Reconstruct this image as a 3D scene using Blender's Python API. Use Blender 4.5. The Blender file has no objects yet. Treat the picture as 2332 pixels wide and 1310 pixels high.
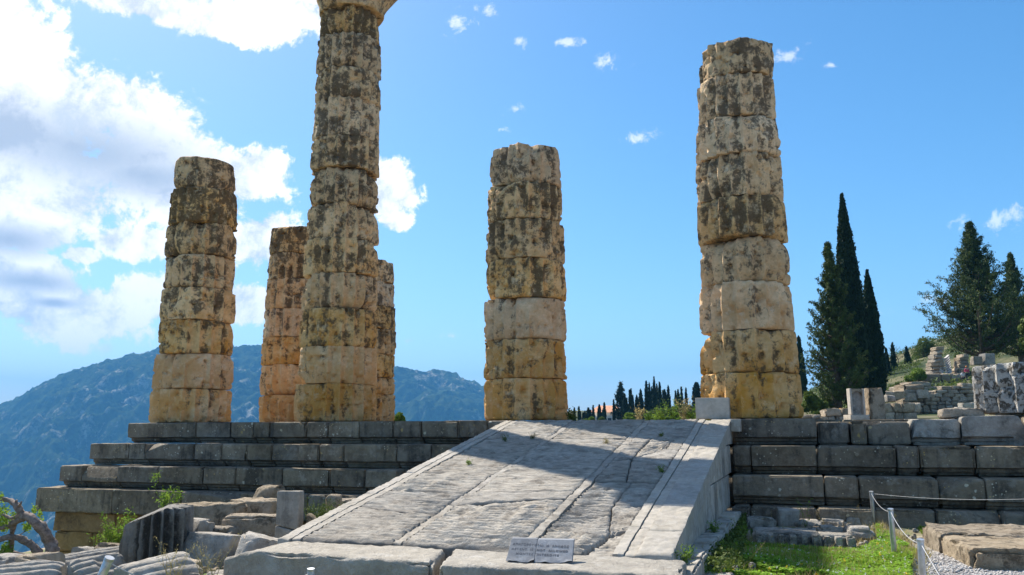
import bpy, math, random
import numpy as np
from mathutils import Vector, Matrix

SC = bpy.context.scene
COL = SC.collection
# ------------------------------------------------------------------ camera
CW, CH, CF = 2332.0, 1310.0, 1884.26
CAM = np.array([0.856, -14.0507, -0.1417])
YAW, PIT, ROL = 0.33656, 0.16879, -0.00356
_F = np.array([-math.sin(YAW)*math.cos(PIT), math.cos(YAW)*math.cos(PIT), math.sin(PIT)])
_R0 = np.array([math.cos(YAW), math.sin(YAW), 0.0]); _U0 = np.cross(_R0, _F)
_R = _R0*math.cos(ROL)+_U0*math.sin(ROL); _U = _U0*math.cos(ROL)-_R0*math.sin(ROL)
cam_data = bpy.data.cameras.new('camera'); cam_ob = bpy.data.objects.new('camera', cam_data); COL.objects.link(cam_ob)
cam_data.sensor_width = 36.0; cam_data.lens = CF/CW*36.0
cam_data.clip_start = 0.05; cam_data.clip_end = 30000
cam_ob.matrix_world = Matrix([[_R[0], _U[0], -_F[0], CAM[0]], [_R[1], _U[1], -_F[1], CAM[1]], [_R[2], _U[2], -_F[2], CAM[2]], [0, 0, 0, 1]])
SC.camera = cam_ob
SC.render.resolution_x, SC.render.resolution_y = 1024, 575
def ray(px, py): return _F + _R*(px-CW/2)/CF - _U*(py-CH/2)/CF
def PD(px, py, D): return CAM + ray(px, py)*D              # a point D metres ahead
def PY(px, py, y): d = ray(px, py); return CAM + d*((y-CAM[1])/d[1])
def PZ(px, py, z): d = ray(px, py); return CAM + d*((z-CAM[2])/d[2])
def PX(px, py, x): d = ray(px, py); return CAM + d*((x-CAM[0])/d[0])
def PN(px, py, n, q): d = ray(px, py); return CAM + d*(((q-CAM)@n)/(d@n))

# ------------------------------------------------------------------ light
SUN_EL = math.radians(48.5)
SUN = Vector((-0.828*math.cos(SUN_EL), 0.561*math.cos(SUN_EL), math.sin(SUN_EL))).normalized()
sl = bpy.data.lights.new('sun', 'SUN'); sl.energy = 3.9; sl.angle = math.radians(0.53); sl.color = (1.0, 0.93, 0.82)
so = bpy.data.objects.new('sun', sl); COL.objects.link(so); so.rotation_euler = SUN.to_track_quat('Z', 'Y').to_euler()
SC.view_settings.view_transform = 'Standard'; SC.view_settings.look = 'None'
SC.view_settings.gamma = 1.0; SC.view_settings.use_curve_mapping = False
SC.view_settings.exposure = 1.30

# ------------------------------------------------------------------ node helper
class NT:
    def __init__(s, tree): s.t = tree; s.t.nodes.clear()
    def n(s, typ, props=None, **ins):
        nd = s.t.nodes.new(typ)
        for k, v in (props or {}).items(): setattr(nd, k, v)
        for k, v in ins.items():
            key = int(k[1:]) if k[0] == 'i' and k[1:].isdigit() else k.replace('_', ' ')
            s.set(nd.inputs[key], v)
        return nd
    def set(s, inp, v):
        if isinstance(v, bpy.types.NodeSocket): s.t.links.new(v, inp)
        elif v is not None:
            if isinstance(v, (tuple, list)) and len(v) == 3 and inp.type == 'RGBA': v = (*v, 1)
            inp.default_value = v
    def m(s, op, a, b=None, c=None, clamp=False):
        nd = s.t.nodes.new('ShaderNodeMath'); nd.operation = op; nd.use_clamp = clamp
        for i, v in enumerate((a, b, c)):
            if v is not None: s.set(nd.inputs[i], v)
        return nd.outputs[0]
    def vm(s, op, a, b=None, out=0):
        nd = s.t.nodes.new('ShaderNodeVectorMath'); nd.operation = op; s.set(nd.inputs[0], a)
        if b is not None: s.set(nd.inputs[3] if op == 'SCALE' else nd.inputs[1], b)
        return nd.outputs['Value'] if op in ('DOT_PRODUCT', 'LENGTH') else nd.outputs[0]
    def mix(s, f, a, b, blend='MIX'):
        nd = s.t.nodes.new('ShaderNodeMix'); nd.data_type = 'RGBA'; nd.blend_type = blend
        s.set(nd.inputs[0], f); s.set(nd.inputs[6], a); s.set(nd.inputs[7], b); return nd.outputs[2]
    def sm(s, v, a, b, lo=0.0, hi=1.0):
        nd = s.t.nodes.new('ShaderNodeMapRange'); nd.interpolation_type = 'SMOOTHSTEP'; s.set(nd.inputs[0], v)
        for i, q in enumerate((a, b, lo, hi)): nd.inputs[i+1].default_value = q
        return nd.outputs[0]
    def noise(s, vec, scale, detail=4, rough=0.6, dist=0.0, out='Fac'):
        nd = s.n('ShaderNodeTexNoise', None, Vector=vec, Scale=float(scale), Detail=float(detail), Roughness=rough, Distortion=dist)
        return nd.outputs[out]
    def scalev(s, vec, x, y, z):
        nd = s.t.nodes.new('ShaderNodeVectorMath'); nd.operation = 'MULTIPLY'; s.set(nd.inputs[0], vec); nd.inputs[1].default_value = (x, y, z); return nd.outputs[0]

# ------------------------------------------------------------------ world: sky with cumulus
W = bpy.data.worlds.new('World'); SC.world = W; W.use_nodes = True
w = NT(W.node_tree)
sky = w.n('ShaderNodeTexSky', {'sky_type': 'NISHITA', 'sun_disc': False, 'sun_elevation': SUN_EL,
     'sun_rotation': math.atan2(SUN.x, SUN.y), 'altitude': 600.0, 'air_density': 1.0, 'dust_density': 1.0, 'ozone_density': 3.0}).outputs[0]
tc = w.n('ShaderNodeTexCoord').outputs['Generated']
D = w.vm('NORMALIZE', tc)
zz = w.n('ShaderNodeSeparateXYZ', None, Vector=D).outputs[2]
def blob(px, py, rx, ry, rot=0.0):
    c = ray(px, py); c = c/np.linalg.norm(c)
    a = np.cross(c, (0, 0, 1)); a /= np.linalg.norm(a); b = np.cross(a, c)
    cr, sr = math.cos(math.radians(rot)), math.sin(math.radians(rot)); a, b = a*cr+b*sr, b*cr-a*sr
    u = w.vm('DOT_PRODUCT', D, tuple(a/(rx/CF))); v = w.vm('DOT_PRODUCT', D, tuple(b/(ry/CF)))
    f = w.m('MULTIPLY', w.m('SUBTRACT', 0.3, w.vm('DOT_PRODUCT', D, tuple(c)), clamp=True), 60.0)
    return w.m('SUBTRACT', 1.0, w.m('ADD', w.m('SQRT', w.m('ADD', w.m('MULTIPLY', u, u), w.m('MULTIPLY', v, v))), f))
def union(lst):
    r = lst[0]
    for q in lst[1:]: r = w.m('MAXIMUM', r, q)
    return r
big = union([blob(*q) for q in [(-60, 160, 230, 190), (110, 250, 260, 130, -12), (300, 270, 190, 110, -20), (350, 380, 250, 130, -10), (60, 400, 300, 150),
    (560, 400, 115, 75, 25), (470, 40, 270, 52, 0), (330, 10, 200, 45), (640, 20, 120, 55), (600, 545, 95, 75, 25), (880, 430, 85, 80, -30), (900, 500, 45, 30),
    (300, 550, 100, 40), (185, 580, 45, 22), (60, 520, 130, 60), (100, 690, 200, 80, -10), (170, 720, 130, 45), (330, 680, 90, 55), (560, 690, 70, 50), (20, 50, 60, 50), (30, 620, 150, 60),
    (-420, 300, 300, 220), (-500, 700, 300, 110), (-900, 200, 300, 200)]])
wisps = union([blob(*q) for q in [(1800, 128, 58, 22), (1890, 148, 20, 9), (1388, 138, 36, 20), (1177, 248, 30, 17), (1290, 95, 34, 10), (1178, 92, 20, 12), (1050, 58, 38, 24), (1092, 15, 34, 22),
    (1462, 312, 50, 18), (2285, 492, 75, 22, 12), (2128, 684, 42, 13), (2040, 710, 60, 13, 8), (1150, 296, 22, 9), (1035, 765, 34, 7), (930, 776, 30, 6), (235, 795, 40, 14)]])
nA = w.noise(D, 10.0, 12, 0.66, 0.35); nB = w.noise(D, 34.0, 9, 0.70, 0.25)
nsum = w.m('ADD', w.m('MULTIPLY', w.m('SUBTRACT', nA, 0.5), 3.3), w.m('MULTIPLY', w.m('SUBTRACT', nB, 0.5), 1.7))
cov_big = w.sm(w.m('ADD', w.m('MULTIPLY', big, 1.35), nsum), 0.10, 0.48)
cov_w = w.m('MULTIPLY', w.sm(w.m('ADD', wisps, w.m('MULTIPLY', w.m('SUBTRACT', nB, 0.5), 6.5)), 0.15, 1.3), 0.55)
# the fair-weather sky goes on outside the frame with scattered clouds
view = tuple(_F/np.linalg.norm(_F))
outside = w.sm(w.vm('DOT_PRODUCT', D, view), 0.70, 0.55)
cov_o = w.m('MULTIPLY', w.m('MULTIPLY', w.sm(w.noise(D, 3.2, 7, 0.6), 0.53, 0.63), outside), w.sm(zz, 0.02, 0.12))
cov = w.m('MAXIMUM', w.m('MAXIMUM', cov_big, cov_w), cov_o, clamp=True)
dark = union([blob(*q) for q in [(210, 345, 260, 95, -4), (30, 300, 120, 70), (330, 400, 200, 60), (20, 545, 120, 40), (60, 640, 120, 28), (120, 690, 60, 14), (-420, 380, 260, 110)]])
thick = w.sm(w.m('ADD', dark, w.m('MULTIPLY', nsum, 0.75)), -0.15, 1.05)
fluff = w.sm(w.m('ADD', w.m('MULTIPLY', nA, 0.6), w.m('MULTIPLY', nB, 0.4)), 0.40, 0.58)
cl_bright = w.mix(fluff, (3.7, 4.1, 4.6), (7.0, 6.95, 6.9))
cl_col = w.mix(w.m('MULTIPLY', thick, 0.9), cl_bright, (2.3, 2.75, 3.5))
# clear sky: a little more saturated aloft, paler towards the horizon, as the Nishita model gives it
sky2 = w.n('ShaderNodeHueSaturation', None, Hue=0.494, Saturation=1.27, Value=0.84, Fac=1.0, Color=sky).outputs[0]
allsky = w.mix(cov, sky2, cl_col)
bg = w.n('ShaderNodeBackground', None, Color=allsky, Strength=0.09)
w.t.links.new(bg.outputs[0], w.n('ShaderNodeOutputWorld').inputs[0])

# ------------------------------------------------------------------ numpy noise
def _hash(ix, iy, iz, seed):
    h = (ix.astype(np.int64)*374761393 + iy.astype(np.int64)*668265263 + iz.astype(np.int64)*2147483647 + seed*144665) & 0xffffffff
    h = ((h ^ (h >> 13))*1274126177) & 0xffffffff
    h = (h ^ (h >> 16)) & 0xffffffff
    return h.astype(np.float64)/4294967295.0*2-1
def vnoise(P, seed=0):
    P = np.asarray(P, float); i = np.floor(P).astype(np.int64); f = P-i; f = f*f*(3-2*f)
    x, y, z = i[:, 0], i[:, 1], i[:, 2]; r = 0
    for a in (0, 1):
        wx = f[:, 0] if a else 1-f[:, 0]
        for b in (0, 1):
            wy = f[:, 1] if b else 1-f[:, 1]
            for c in (0, 1):
                wz = f[:, 2] if c else 1-f[:, 2]
                r = r + _hash(x+a, y+b, z+c, seed)*wx*wy*wz
    return r
def fbm(P, sc=1.0, oct=4, seed=0, gain=0.55):
    r = 0; a = 1.0; t = 0.0; P = np.asarray(P, float)*sc
    for k in range(oct):
        r = r + vnoise(P+k*17.3, seed+k*7)*a; t += a; a *= gain; P = P*2.03
    return r/t*1.6
def sstep(x, a, b):
    t = np.clip((x-a)/(b-a), 0, 1); return t*t*(3-2*t)
_rng = np.random.default_rng(7)
def rnd(a=0.0, b=1.0): return float(_rng.uniform(a, b))

# ------------------------------------------------------------------ object helpers
def tag(o, label=None, cat=None, group=None, kind=None):
    if label: o['label'] = label
    if cat: o['category'] = cat
    if group: o['group'] = group
    if kind: o['kind'] = kind
    return o
def thing(name, label, cat, loc=(0, 0, 0), group=None):
    o = bpy.data.objects.new(name, None); COL.objects.link(o); o.location = tuple(float(v) for v in loc); o.empty_display_size = 0.2
    return tag(o, label, cat, group)
def wloc(o):
    v = np.zeros(3)
    while o is not None: v = v+np.array(o.location); o = o.parent
    return v
def mesh_data(name, V, F, sharp=None, smooth=True):
    """V (n,3), F: array (m,k) or list of such arrays"""
    V = np.asarray(V, np.float32); Fs = F if isinstance(F, list) else [F]
    Fs = [np.asarray(f, np.int32) for f in Fs if len(f)]
    me = bpy.data.meshes.new(name); me.vertices.add(len(V)); me.vertices.foreach_set('co', V.ravel())
    loops = np.concatenate([f.ravel() for f in Fs]); me.loops.add(len(loops)); me.loops.foreach_set('vertex_index', loops)
    tot = np.concatenate([np.full(len(f), f.shape[1], np.int32) for f in Fs]); st = np.concatenate([[0], np.cumsum(tot)[:-1]]).astype(np.int32)
    me.polygons.add(len(tot)); me.polygons.foreach_set('loop_start', st); me.polygons.foreach_set('loop_total', tot)
    if smooth: me.polygons.foreach_set('use_smooth', np.ones(len(tot), bool))
    me.update(calc_edges=True); me.validate()
    if sharp is not None: me.set_sharp_from_angle(angle=math.radians(sharp))
    return me
def put(name, V, F, mat, parent=None, sharp=None, smooth=True, origin=None, **tags):
    """V in world coordinates; the object gets its own origin at the base centre"""
    V = np.asarray(V, float)
    if origin is None: origin = np.array([(V[:, 0].min()+V[:, 0].max())/2, (V[:, 1].min()+V[:, 1].max())/2, V[:, 2].min()])
    me = mesh_data(name, V-origin, F, sharp, smooth); me.materials.append(mat)
    o = bpy.data.objects.new(name, me); COL.objects.link(o)
    if parent is not None: o.parent = parent; o.location = tuple(origin-wloc(parent))
    else: o.location = tuple(origin)
    return tag(o, **tags)
def join(parts):
    Vs, Fq, Ft, n = [], [], [], 0
    for V, F in parts:
        for f in (F if isinstance(F, list) else [F]):
            f = np.asarray(f)
            if len(f) == 0: continue
            (Fq if f.shape[1] == 4 else Ft).append(f+n)
        Vs.append(V); n += len(V)
    return np.concatenate(Vs), [np.concatenate(x) for x in (Fq, Ft) if x]

# ------------------------------------------------------------------ shapes
def boxgrid(xs, ys, zs):
    nx, ny, nz = len(xs), len(ys), len(zs)
    I = np.full((nx, ny, nz), -1, np.int64); S = np.ones((nx, ny, nz), bool); S[1:-1, 1:-1, 1:-1] = False
    I[S] = np.arange(S.sum()); ii = np.argwhere(S)
    V = np.stack([np.asarray(xs)[ii[:, 0]], np.asarray(ys)[ii[:, 1]], np.asarray(zs)[ii[:, 2]]], 1)
    F = []
    def q(G, flip):
        a, b, c, d = G[:-1, :-1].ravel(), G[1:, :-1].ravel(), G[1:, 1:].ravel(), G[:-1, 1:].ravel()
        F.append(np.stack([a, d, c, b] if flip else [a, b, c, d], 1))
    q(I[:, :, 0], True); q(I[:, :, -1], False); q(I[:, 0, :], False); q(I[:, -1, :], True); q(I[0], True); q(I[-1], False)
    return V.astype(float), np.concatenate(F)
def axis(h, b, step):
    n = max(1, int(round((2*h-2*b)/step)))
    mid = np.linspace(-(h-b), h-b, n+1)
    return np.concatenate([[-h, -h+b*0.45], mid, [h-b*0.45, h]]) if b > 0 else mid
def stone(dx, dy, dz, seed=0, bev=0.02, chip=0.03, rough=0.006, step=0.12, planes=0, fscale=2.5, fine=0.0):
    """a weathered block: rounded, chipped edges, uneven faces; centred on the base"""
    h = np.array([dx, dy, dz])/2; b = min(bev, *(h*0.8)); zs_ = step if not isinstance(step, tuple) else step[1]; step = step if not isinstance(step, tuple) else step[0]
    V, F = boxgrid(axis(h[0], b, step), axis(h[1], b, step), axis(h[2], b, zs_))
    cl = np.clip(V, -(h-b), h-b); d = V-cl; L = np.linalg.norm(d, axis=1)+1e-9
    e = np.clip((L/b-1)/0.41, 0, 1)
    e = np.maximum(e, 0)
    P = cl+d/L[:, None]*np.minimum(L, b)[:, None]
    Q = V+seed*3.17
    ch = np.clip(fbm(Q, fscale, 3, seed)+0.05, 0, 1)
    P -= np.sign(V)*(np.abs(np.abs(V)-h) < b*1.01)*(ch*chip*e)[:, None]
    for k in range(3): P[:, k] += fbm(Q+k*31.7, fscale*1.3, 4, seed+k)*rough + (fbm(Q+k*11.7, fscale*7, 3, seed+k)*fine if fine else 0)
    r = np.random.default_rng(seed+99)
    for k in range(planes):
        n = r.normal(size=3); n[2] = abs(n[2])*0.8; n /= np.linalg.norm(n); s = (np.abs(n)*h).sum()*r.uniform(0.50, 0.80)
        ov = P@n-s; P -= np.clip(ov, 0, None)[:, None]*n*0.97
    P[:, 2] += h[2]
    return P, F
def rotz(V, a): c, s = math.cos(a), math.sin(a); return np.stack([V[:, 0]*c-V[:, 1]*s, V[:, 0]*s+V[:, 1]*c, V[:, 2]], 1)
def rot(V, ax, a):
    c, s = math.cos(a), math.sin(a); V = V.copy(); i, j = {'x': (1, 2), 'y': (2, 0), 'z': (0, 1)}[ax]
    A, B = V[:, i].copy(), V[:, j].copy(); V[:, i] = A*c-B*s; V[:, j] = A*s+B*c; return V
def tube(pts, rad, seg=8, wob=0.0, seed=0):
    P = np.asarray(pts, float); n = len(P); rad = np.broadcast_to(rad, (n,)) if np.ndim(rad) == 0 else np.asarray(rad, float)
    T = np.gradient(P, axis=0); T /= np.linalg.norm(T, axis=1)[:, None]+1e-9
    u = np.cross(T[0], (0.3, 0.2, 1.0)); u /= np.linalg.norm(u)+1e-9; rings = []
    th = np.arange(seg)/seg*2*np.pi
    for i in range(n):
        u = u-T[i]*(u@T[i]); u /= np.linalg.norm(u)+1e-9; v = np.cross(T[i], u)
        rr = rad[i]*(1+wob*fbm(np.stack([np.cos(th)*2, np.sin(th)*2, np.full(seg, i*0.7)], 1), 1, 2, seed)) if wob else rad[i]*np.ones(seg)
        rings.append(P[i]+rr[:, None]*(np.cos(th)[:, None]*u+np.sin(th)[:, None]*v))
    V = np.concatenate(rings+[P[:1], P[-1:]]); F = []
    k = np.arange(seg); k2 = (k+1) % seg
    for i in range(n-1): F.append(np.stack([i*seg+k, i*seg+k2, (i+1)*seg+k2, (i+1)*seg+k], 1))
    c0, c1 = n*seg, n*seg+1
    T3 = np.concatenate([np.stack([np.full(seg, c0), k2, k], 1), np.stack([np.full(seg, c1), (n-1)*seg+k, (n-1)*seg+k2], 1)])
    return V, [np.concatenate(F), T3]
def smoothline(pts, n=5):
    P = np.asarray(pts, float); out = []
    for i in range(len(P)-1):
        p0, p1, p2, p3 = P[max(i-1, 0)], P[i], P[i+1], P[min(i+2, len(P)-1)]
        for t in np.arange(n)/n: out.append(0.5*((2*p1)+(-p0+p2)*t+(2*p0-5*p1+4*p2-p3)*t*t+(-p0+3*p1-3*p2+p3)*t**3))
    out.append(P[-1]); return np.array(out)
def leaves(P, size, rng, aspect=0.5, up=0.0, jitter=0.4, bend=True):
    """one small pointed leaf (2 triangles as a kite quad) per point"""
    n = len(P); a = rng.normal(size=(n, 3)); a[:, 2] += up; a /= np.linalg.norm(a, axis=1)[:, None]
    b = np.cross(a, rng.normal(size=(n, 3))); b /= np.linalg.norm(b, axis=1)[:, None]+1e-9
    s = (size*(1+rng.uniform(-jitter, jitter, n)))[:, None]
    V = np.stack([P-a*s*0.5, P+b*s*aspect*0.5, P+a*s*0.5, P-b*s*aspect*0.5], 1).reshape(-1, 3)
    i = np.arange(n)*4
    return V, np.stack([i, i+1, i+2, i+3], 1)
# ------------------------------------------------------------------ materials
def mat(name):
    m = bpy.data.materials.new(name); m.use_nodes = True; return m, NT(m.node_tree)
def finish(t, color, rough=0.9, bump=None, bstr=0.3, bdist=0.02, spec=0.3, metal=0.0, trans=None):
    p = t.n('ShaderNodeBsdfPrincipled', None, Base_Color=color, Roughness=rough, Metallic=metal)
    p.inputs['Specular IOR Level'].default_value = spec
    if bump is not None:
        b = t.n('ShaderNodeBump', None, Strength=bstr, Distance=bdist, Height=bump); t.t.links.new(b.outputs[0], p.inputs['Normal'])
    sh = p.outputs[0]
    if trans:
        tr = t.n('ShaderNodeBsdfTranslucent', None, Color=color)
        mx = t.n('ShaderNodeMixShader', None, i0=trans); t.t.links.new(sh, mx.inputs[1]); t.t.links.new(tr.outputs[0], mx.inputs[2]); sh = mx.outputs[0]
    t.t.links.new(sh, t.n('ShaderNodeOutputMaterial').inputs[0])
def stone_mat(name, c1, c2, dark, damt=0.5, dscale=2.2, dthr=(0.5, 0.62), light=None, lamt=0.0, streak=0.0, bstr=0.5, bdist=0.02, spots=0.0, spotcol=(0.55, 0.52, 0.42), vary=0.25, zgrad=None, scale=1.0, orange=None, flute=0.0):
    m, t = mat(name)
    pos = t.n('ShaderNodeNewGeometry').outputs['Position']
    rndv = t.n('ShaderNodeObjectInfo').outputs['Random']
    off = t.n('ShaderNodeCombineXYZ', None, X=t.m('MULTIPLY', rndv, 37.0), Y=t.m('MULTIPLY', rndv, 91.0), Z=0.0).outputs[0]
    P = t.vm('ADD', pos, off)
    n1 = t.noise(P, 2.3*scale, 8, 0.65); n2 = t.noise(P, 11*scale, 8, 0.7); n3 = t.noise(P, 60*scale, 4, 0.7)
    col = t.mix(t.sm(n1, 0.35, 0.65), c1, c2)
    col = t.mix(t.sm(n2, 0.40, 0.70, 0.0, 0.55), col, tuple(min(1, v*1.35) for v in c2))
    if orange:
        z = t.n('ShaderNodeSeparateXYZ', None, Vector=pos).outputs[2]
        om = t.m('MULTIPLY', t.sm(t.m('ADD', z, t.m('MULTIPLY', t.m('SUBTRACT', n1, 0.5), 5.0)), 0.3, 3.2, 1.0, 0.0), t.sm(t.noise(P, 1.1, 4, 0.6), 0.35, 0.6))
        col = t.mix(t.m('MULTIPLY', om, 0.85), col, orange)
    dn = t.noise(P, dscale*scale, 10, 0.68, 0.3)
    stv = t.noise(t.scalev(P, 9*scale, 9*scale, 0.9*scale), 1.0, 6, 0.6)
    dsum = t.m('ADD', t.m('MULTIPLY', dn, 0.62), t.m('ADD', t.m('MULTIPLY', stv, streak), t.m('MULTIPLY', t.noise(P, (15 if flute else 9)*scale, 8, 0.78), 0.38)))
    dsum = t.m('SUBTRACT', dsum, streak*0.5)
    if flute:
        fa = t.n('ShaderNodeAttribute', {'attribute_name': 'flute_shade_stain'}).outputs['Fac']
        dsum = t.m('ADD', dsum, t.m('ADD', t.m('MULTIPLY', t.m('SUBTRACT', fa, 0.5), flute), t.m('MULTIPLY', t.m('SUBTRACT', rndv, 0.5), 0.07)))  # painted flute shading and stain, plus a random tone per drum
    if zgrad is not None:
        z = t.n('ShaderNodeSeparateXYZ', None, Vector=pos).outputs[2]
        dsum = t.m('ADD', dsum, t.sm(z, zgrad[0], zgrad[1], -zgrad[2], zgrad[2]))
    dm = t.m('MULTIPLY', t.sm(dsum, dthr[0], dthr[1]), damt)
    dcol = t.mix(t.sm(n3, 0.35, 0.7), dark, tuple(min(1, v*2.1+0.012) for v in dark))
    col = t.mix(dm, col, dcol)
    if light:
        lm = t.m('MULTIPLY', t.sm(t.noise(P, 4.5*scale, 9, 0.75), 0.53, 0.66), lamt)
        col = t.mix(lm, col, light)
    if spots:
        vo = t.n('ShaderNodeTexVoronoi', None, Vector=t.vm('ADD', P, t.vm('SCALE', t.noise(P, 14, 3, 0.6, 0, 'Color'), 0.06)), Scale=6.5*scale)
        sp = t.m('MULTIPLY', t.sm(vo.outputs['Distance'], 0.13, 0.19, 1.0, 0.0), t.sm(t.noise(P, 1.6, 3, 0.5), 0.5, 0.62))
        vo2 = t.n('ShaderNodeTexVoronoi', None, Vector=P, Scale=19.0*scale)
        sp2 = t.m('MULTIPLY', t.sm(vo2.outputs['Distance'], 0.16, 0.24, 1.0, 0.0), t.sm(t.noise(P, 3.1, 3, 0.5), 0.5, 0.6))
        hue = t.mix(t.sm(t.noise(P, 1.3, 2), 0.45, 0.6), spotcol, (0.42, 0.30, 0.12))
        col = t.mix(t.m('MULTIPLY', t.m('MAXIMUM', sp, sp2), spots), col, hue)
    col = t.mix(t.m('MULTIPLY', rndv, vary), col, (0.06, 0.055, 0.05), 'MULTIPLY') if False else col
    col = t.n('ShaderNodeHueSaturation', None, Hue=0.5, Saturation=t.m('ADD', 0.85, t.m('MULTIPLY', rndv, 0.3)), Value=t.m('ADD', 1.0-vary*0.5, t.m('MULTIPLY', t.m('FRACT', t.m('MULTIPLY', rndv, 7.3)), vary)), Fac=1.0, Color=col).outputs[0]
    mus = t.n('ShaderNodeTexVoronoi', None, Vector=P, Scale=26.0*scale).outputs['Distance']
    bmp = t.m('ADD', t.m('ADD', t.m('MULTIPLY', n2, 1.2), t.m('MULTIPLY', n3, 0.55)), t.m('ADD', t.m('MULTIPLY', t.m('MINIMUM', mus, 0.35), 0.8), t.m('MULTIPLY', dm, -0.15)))
    finish(t, col, 0.93, bmp, bstr, bdist, 0.2)
    return m
M = {}
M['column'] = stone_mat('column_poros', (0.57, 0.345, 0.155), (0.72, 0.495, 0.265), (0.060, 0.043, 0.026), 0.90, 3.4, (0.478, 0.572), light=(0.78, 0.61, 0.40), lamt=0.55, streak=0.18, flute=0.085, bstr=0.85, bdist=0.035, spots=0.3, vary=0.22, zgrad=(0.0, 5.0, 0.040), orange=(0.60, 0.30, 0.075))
M['step'] = stone_mat('step_limestone', (0.125, 0.102, 0.075), (0.21, 0.176, 0.13), (0.028, 0.025, 0.021), 0.7, 1.8, (0.50, 0.62), light=(0.36, 0.33, 0.28), lamt=0.45, streak=0.45, bstr=0.7, bdist=0.02, spots=0.9, vary=0.4)
M['broken'] = stone_mat('broken_limestone', (0.25, 0.228, 0.19), (0.42, 0.385, 0.33), (0.035, 0.033, 0.028), 0.7, 2.6, (0.50, 0.60), light=(0.48, 0.46, 0.42), lamt=0.7, streak=0.1, bstr=0.9, bdist=0.04, spots=0.7, vary=0.35)
M['ramp'] = stone_mat('ramp_limestone', (0.265, 0.24, 0.205), (0.35, 0.32, 0.275), (0.10, 0.085, 0.068), 0.8, 3.5, (0.50, 0.62), light=(0.45, 0.42, 0.37), lamt=0.5, bstr=0.65, bdist=0.02, vary=0.16)
M['ramp_band'] = stone_mat('ramp_smooth_band', (0.28, 0.255, 0.215), (0.36, 0.33, 0.285), (0.22, 0.20, 0.185), 0.6, 1.6, (0.52, 0.66), light=(0.47, 0.445, 0.40), lamt=0.4, bstr=0.4, bdist=0.01, vary=0.12)
M['wallface'] = stone_mat('tooled_side_wall', (0.30, 0.265, 0.215), (0.41, 0.38, 0.33), (0.09, 0.08, 0.07), 0.7, 1.5, (0.50, 0.64), streak=0.5, bstr=0.5, bdist=0.015, vary=0.4)
M['orange'] = stone_mat('orange_foundation', (0.27, 0.155, 0.055), (0.36, 0.225, 0.09), (0.07, 0.045, 0.025), 0.7, 1.3, (0.50, 0.66), streak=0.1, bstr=1.0, bdist=0.03, vary=0.2, scale=1.3)
M['rubble'] = stone_mat('tan_conglomerate', (0.32, 0.255, 0.18), (0.47, 0.39, 0.29), (0.06, 0.05, 0.035), 0.8, 3.2, (0.49, 0.58), light=(0.5, 0.44, 0.36), lamt=0.5, bstr=1.0, bdist=0.045, vary=0.3, scale=1.4)
M['grey'] = stone_mat('grey_marble', (0.25, 0.225, 0.19), (0.40, 0.365, 0.315), (0.05, 0.048, 0.045), 0.7, 2.4, (0.51, 0.63), light=(0.5, 0.49, 0.47), lamt=0.5, streak=0.15, bstr=0.8, bdist=0.03, vary=0.3)
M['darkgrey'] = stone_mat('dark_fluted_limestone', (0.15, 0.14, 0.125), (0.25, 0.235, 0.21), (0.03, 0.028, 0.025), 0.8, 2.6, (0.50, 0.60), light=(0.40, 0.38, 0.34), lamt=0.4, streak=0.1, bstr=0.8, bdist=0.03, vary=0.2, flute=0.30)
M['greypost'] = stone_mat('grey_brown_post', (0.24, 0.215, 0.18), (0.31, 0.285, 0.245), (0.09, 0.08, 0.07), 0.6, 1.5, (0.50, 0.62), streak=0.5, bstr=0.5, bdist=0.02, vary=0.2)
M['pale'] = stone_mat('pale_slab', (0.29, 0.26, 0.215), (0.385, 0.35, 0.295), (0.17, 0.15, 0.13), 0.7, 1.6, (0.53, 0.66), light=(0.55, 0.525, 0.48), lamt=0.5, bstr=0.9, bdist=0.03, vary=0.15)
M['sign'] = stone_mat('sign_marble', (0.17, 0.177, 0.19), (0.24, 0.248, 0.262), (0.20, 0.21, 0.23), 0.5, 2.2, (0.52, 0.68), light=(0.42, 0.43, 0.44), lamt=0.5, bstr=0.3, bdist=0.01, vary=0.1)
M['white'] = stone_mat('new_white_marble', (0.38, 0.33, 0.265), (0.48, 0.425, 0.355), (0.2, 0.17, 0.14), 0.5, 2.0, (0.57, 0.70), bstr=0.3, bdist=0.01, vary=0.1)
M['rightdrum'] = stone_mat('lichened_drum', (0.36, 0.35, 0.32), (0.55, 0.53, 0.49), (0.05, 0.043, 0.032), 0.93, 9.0, (0.485, 0.545), light=(0.62, 0.60, 0.56), lamt=0.6, bstr=1.0, bdist=0.04, vary=0.1)
M['ruin'] = stone_mat('background_ruin', (0.30, 0.235, 0.165), (0.43, 0.36, 0.27), (0.10, 0.08, 0.055), 0.7, 0.9, (0.49, 0.62), light=(0.50, 0.45, 0.37), lamt=0.5, bstr=1.0, bdist=0.06, vary=0.45, scale=1.0)
M['monument'] = stone_mat('pale_curved_marble', (0.42, 0.38, 0.34), (0.55, 0.51, 0.47), (0.2, 0.17, 0.14), 0.5, 1.5, (0.52, 0.66), bstr=0.5, bdist=0.05, vary=0.2, scale=0.5)
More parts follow.
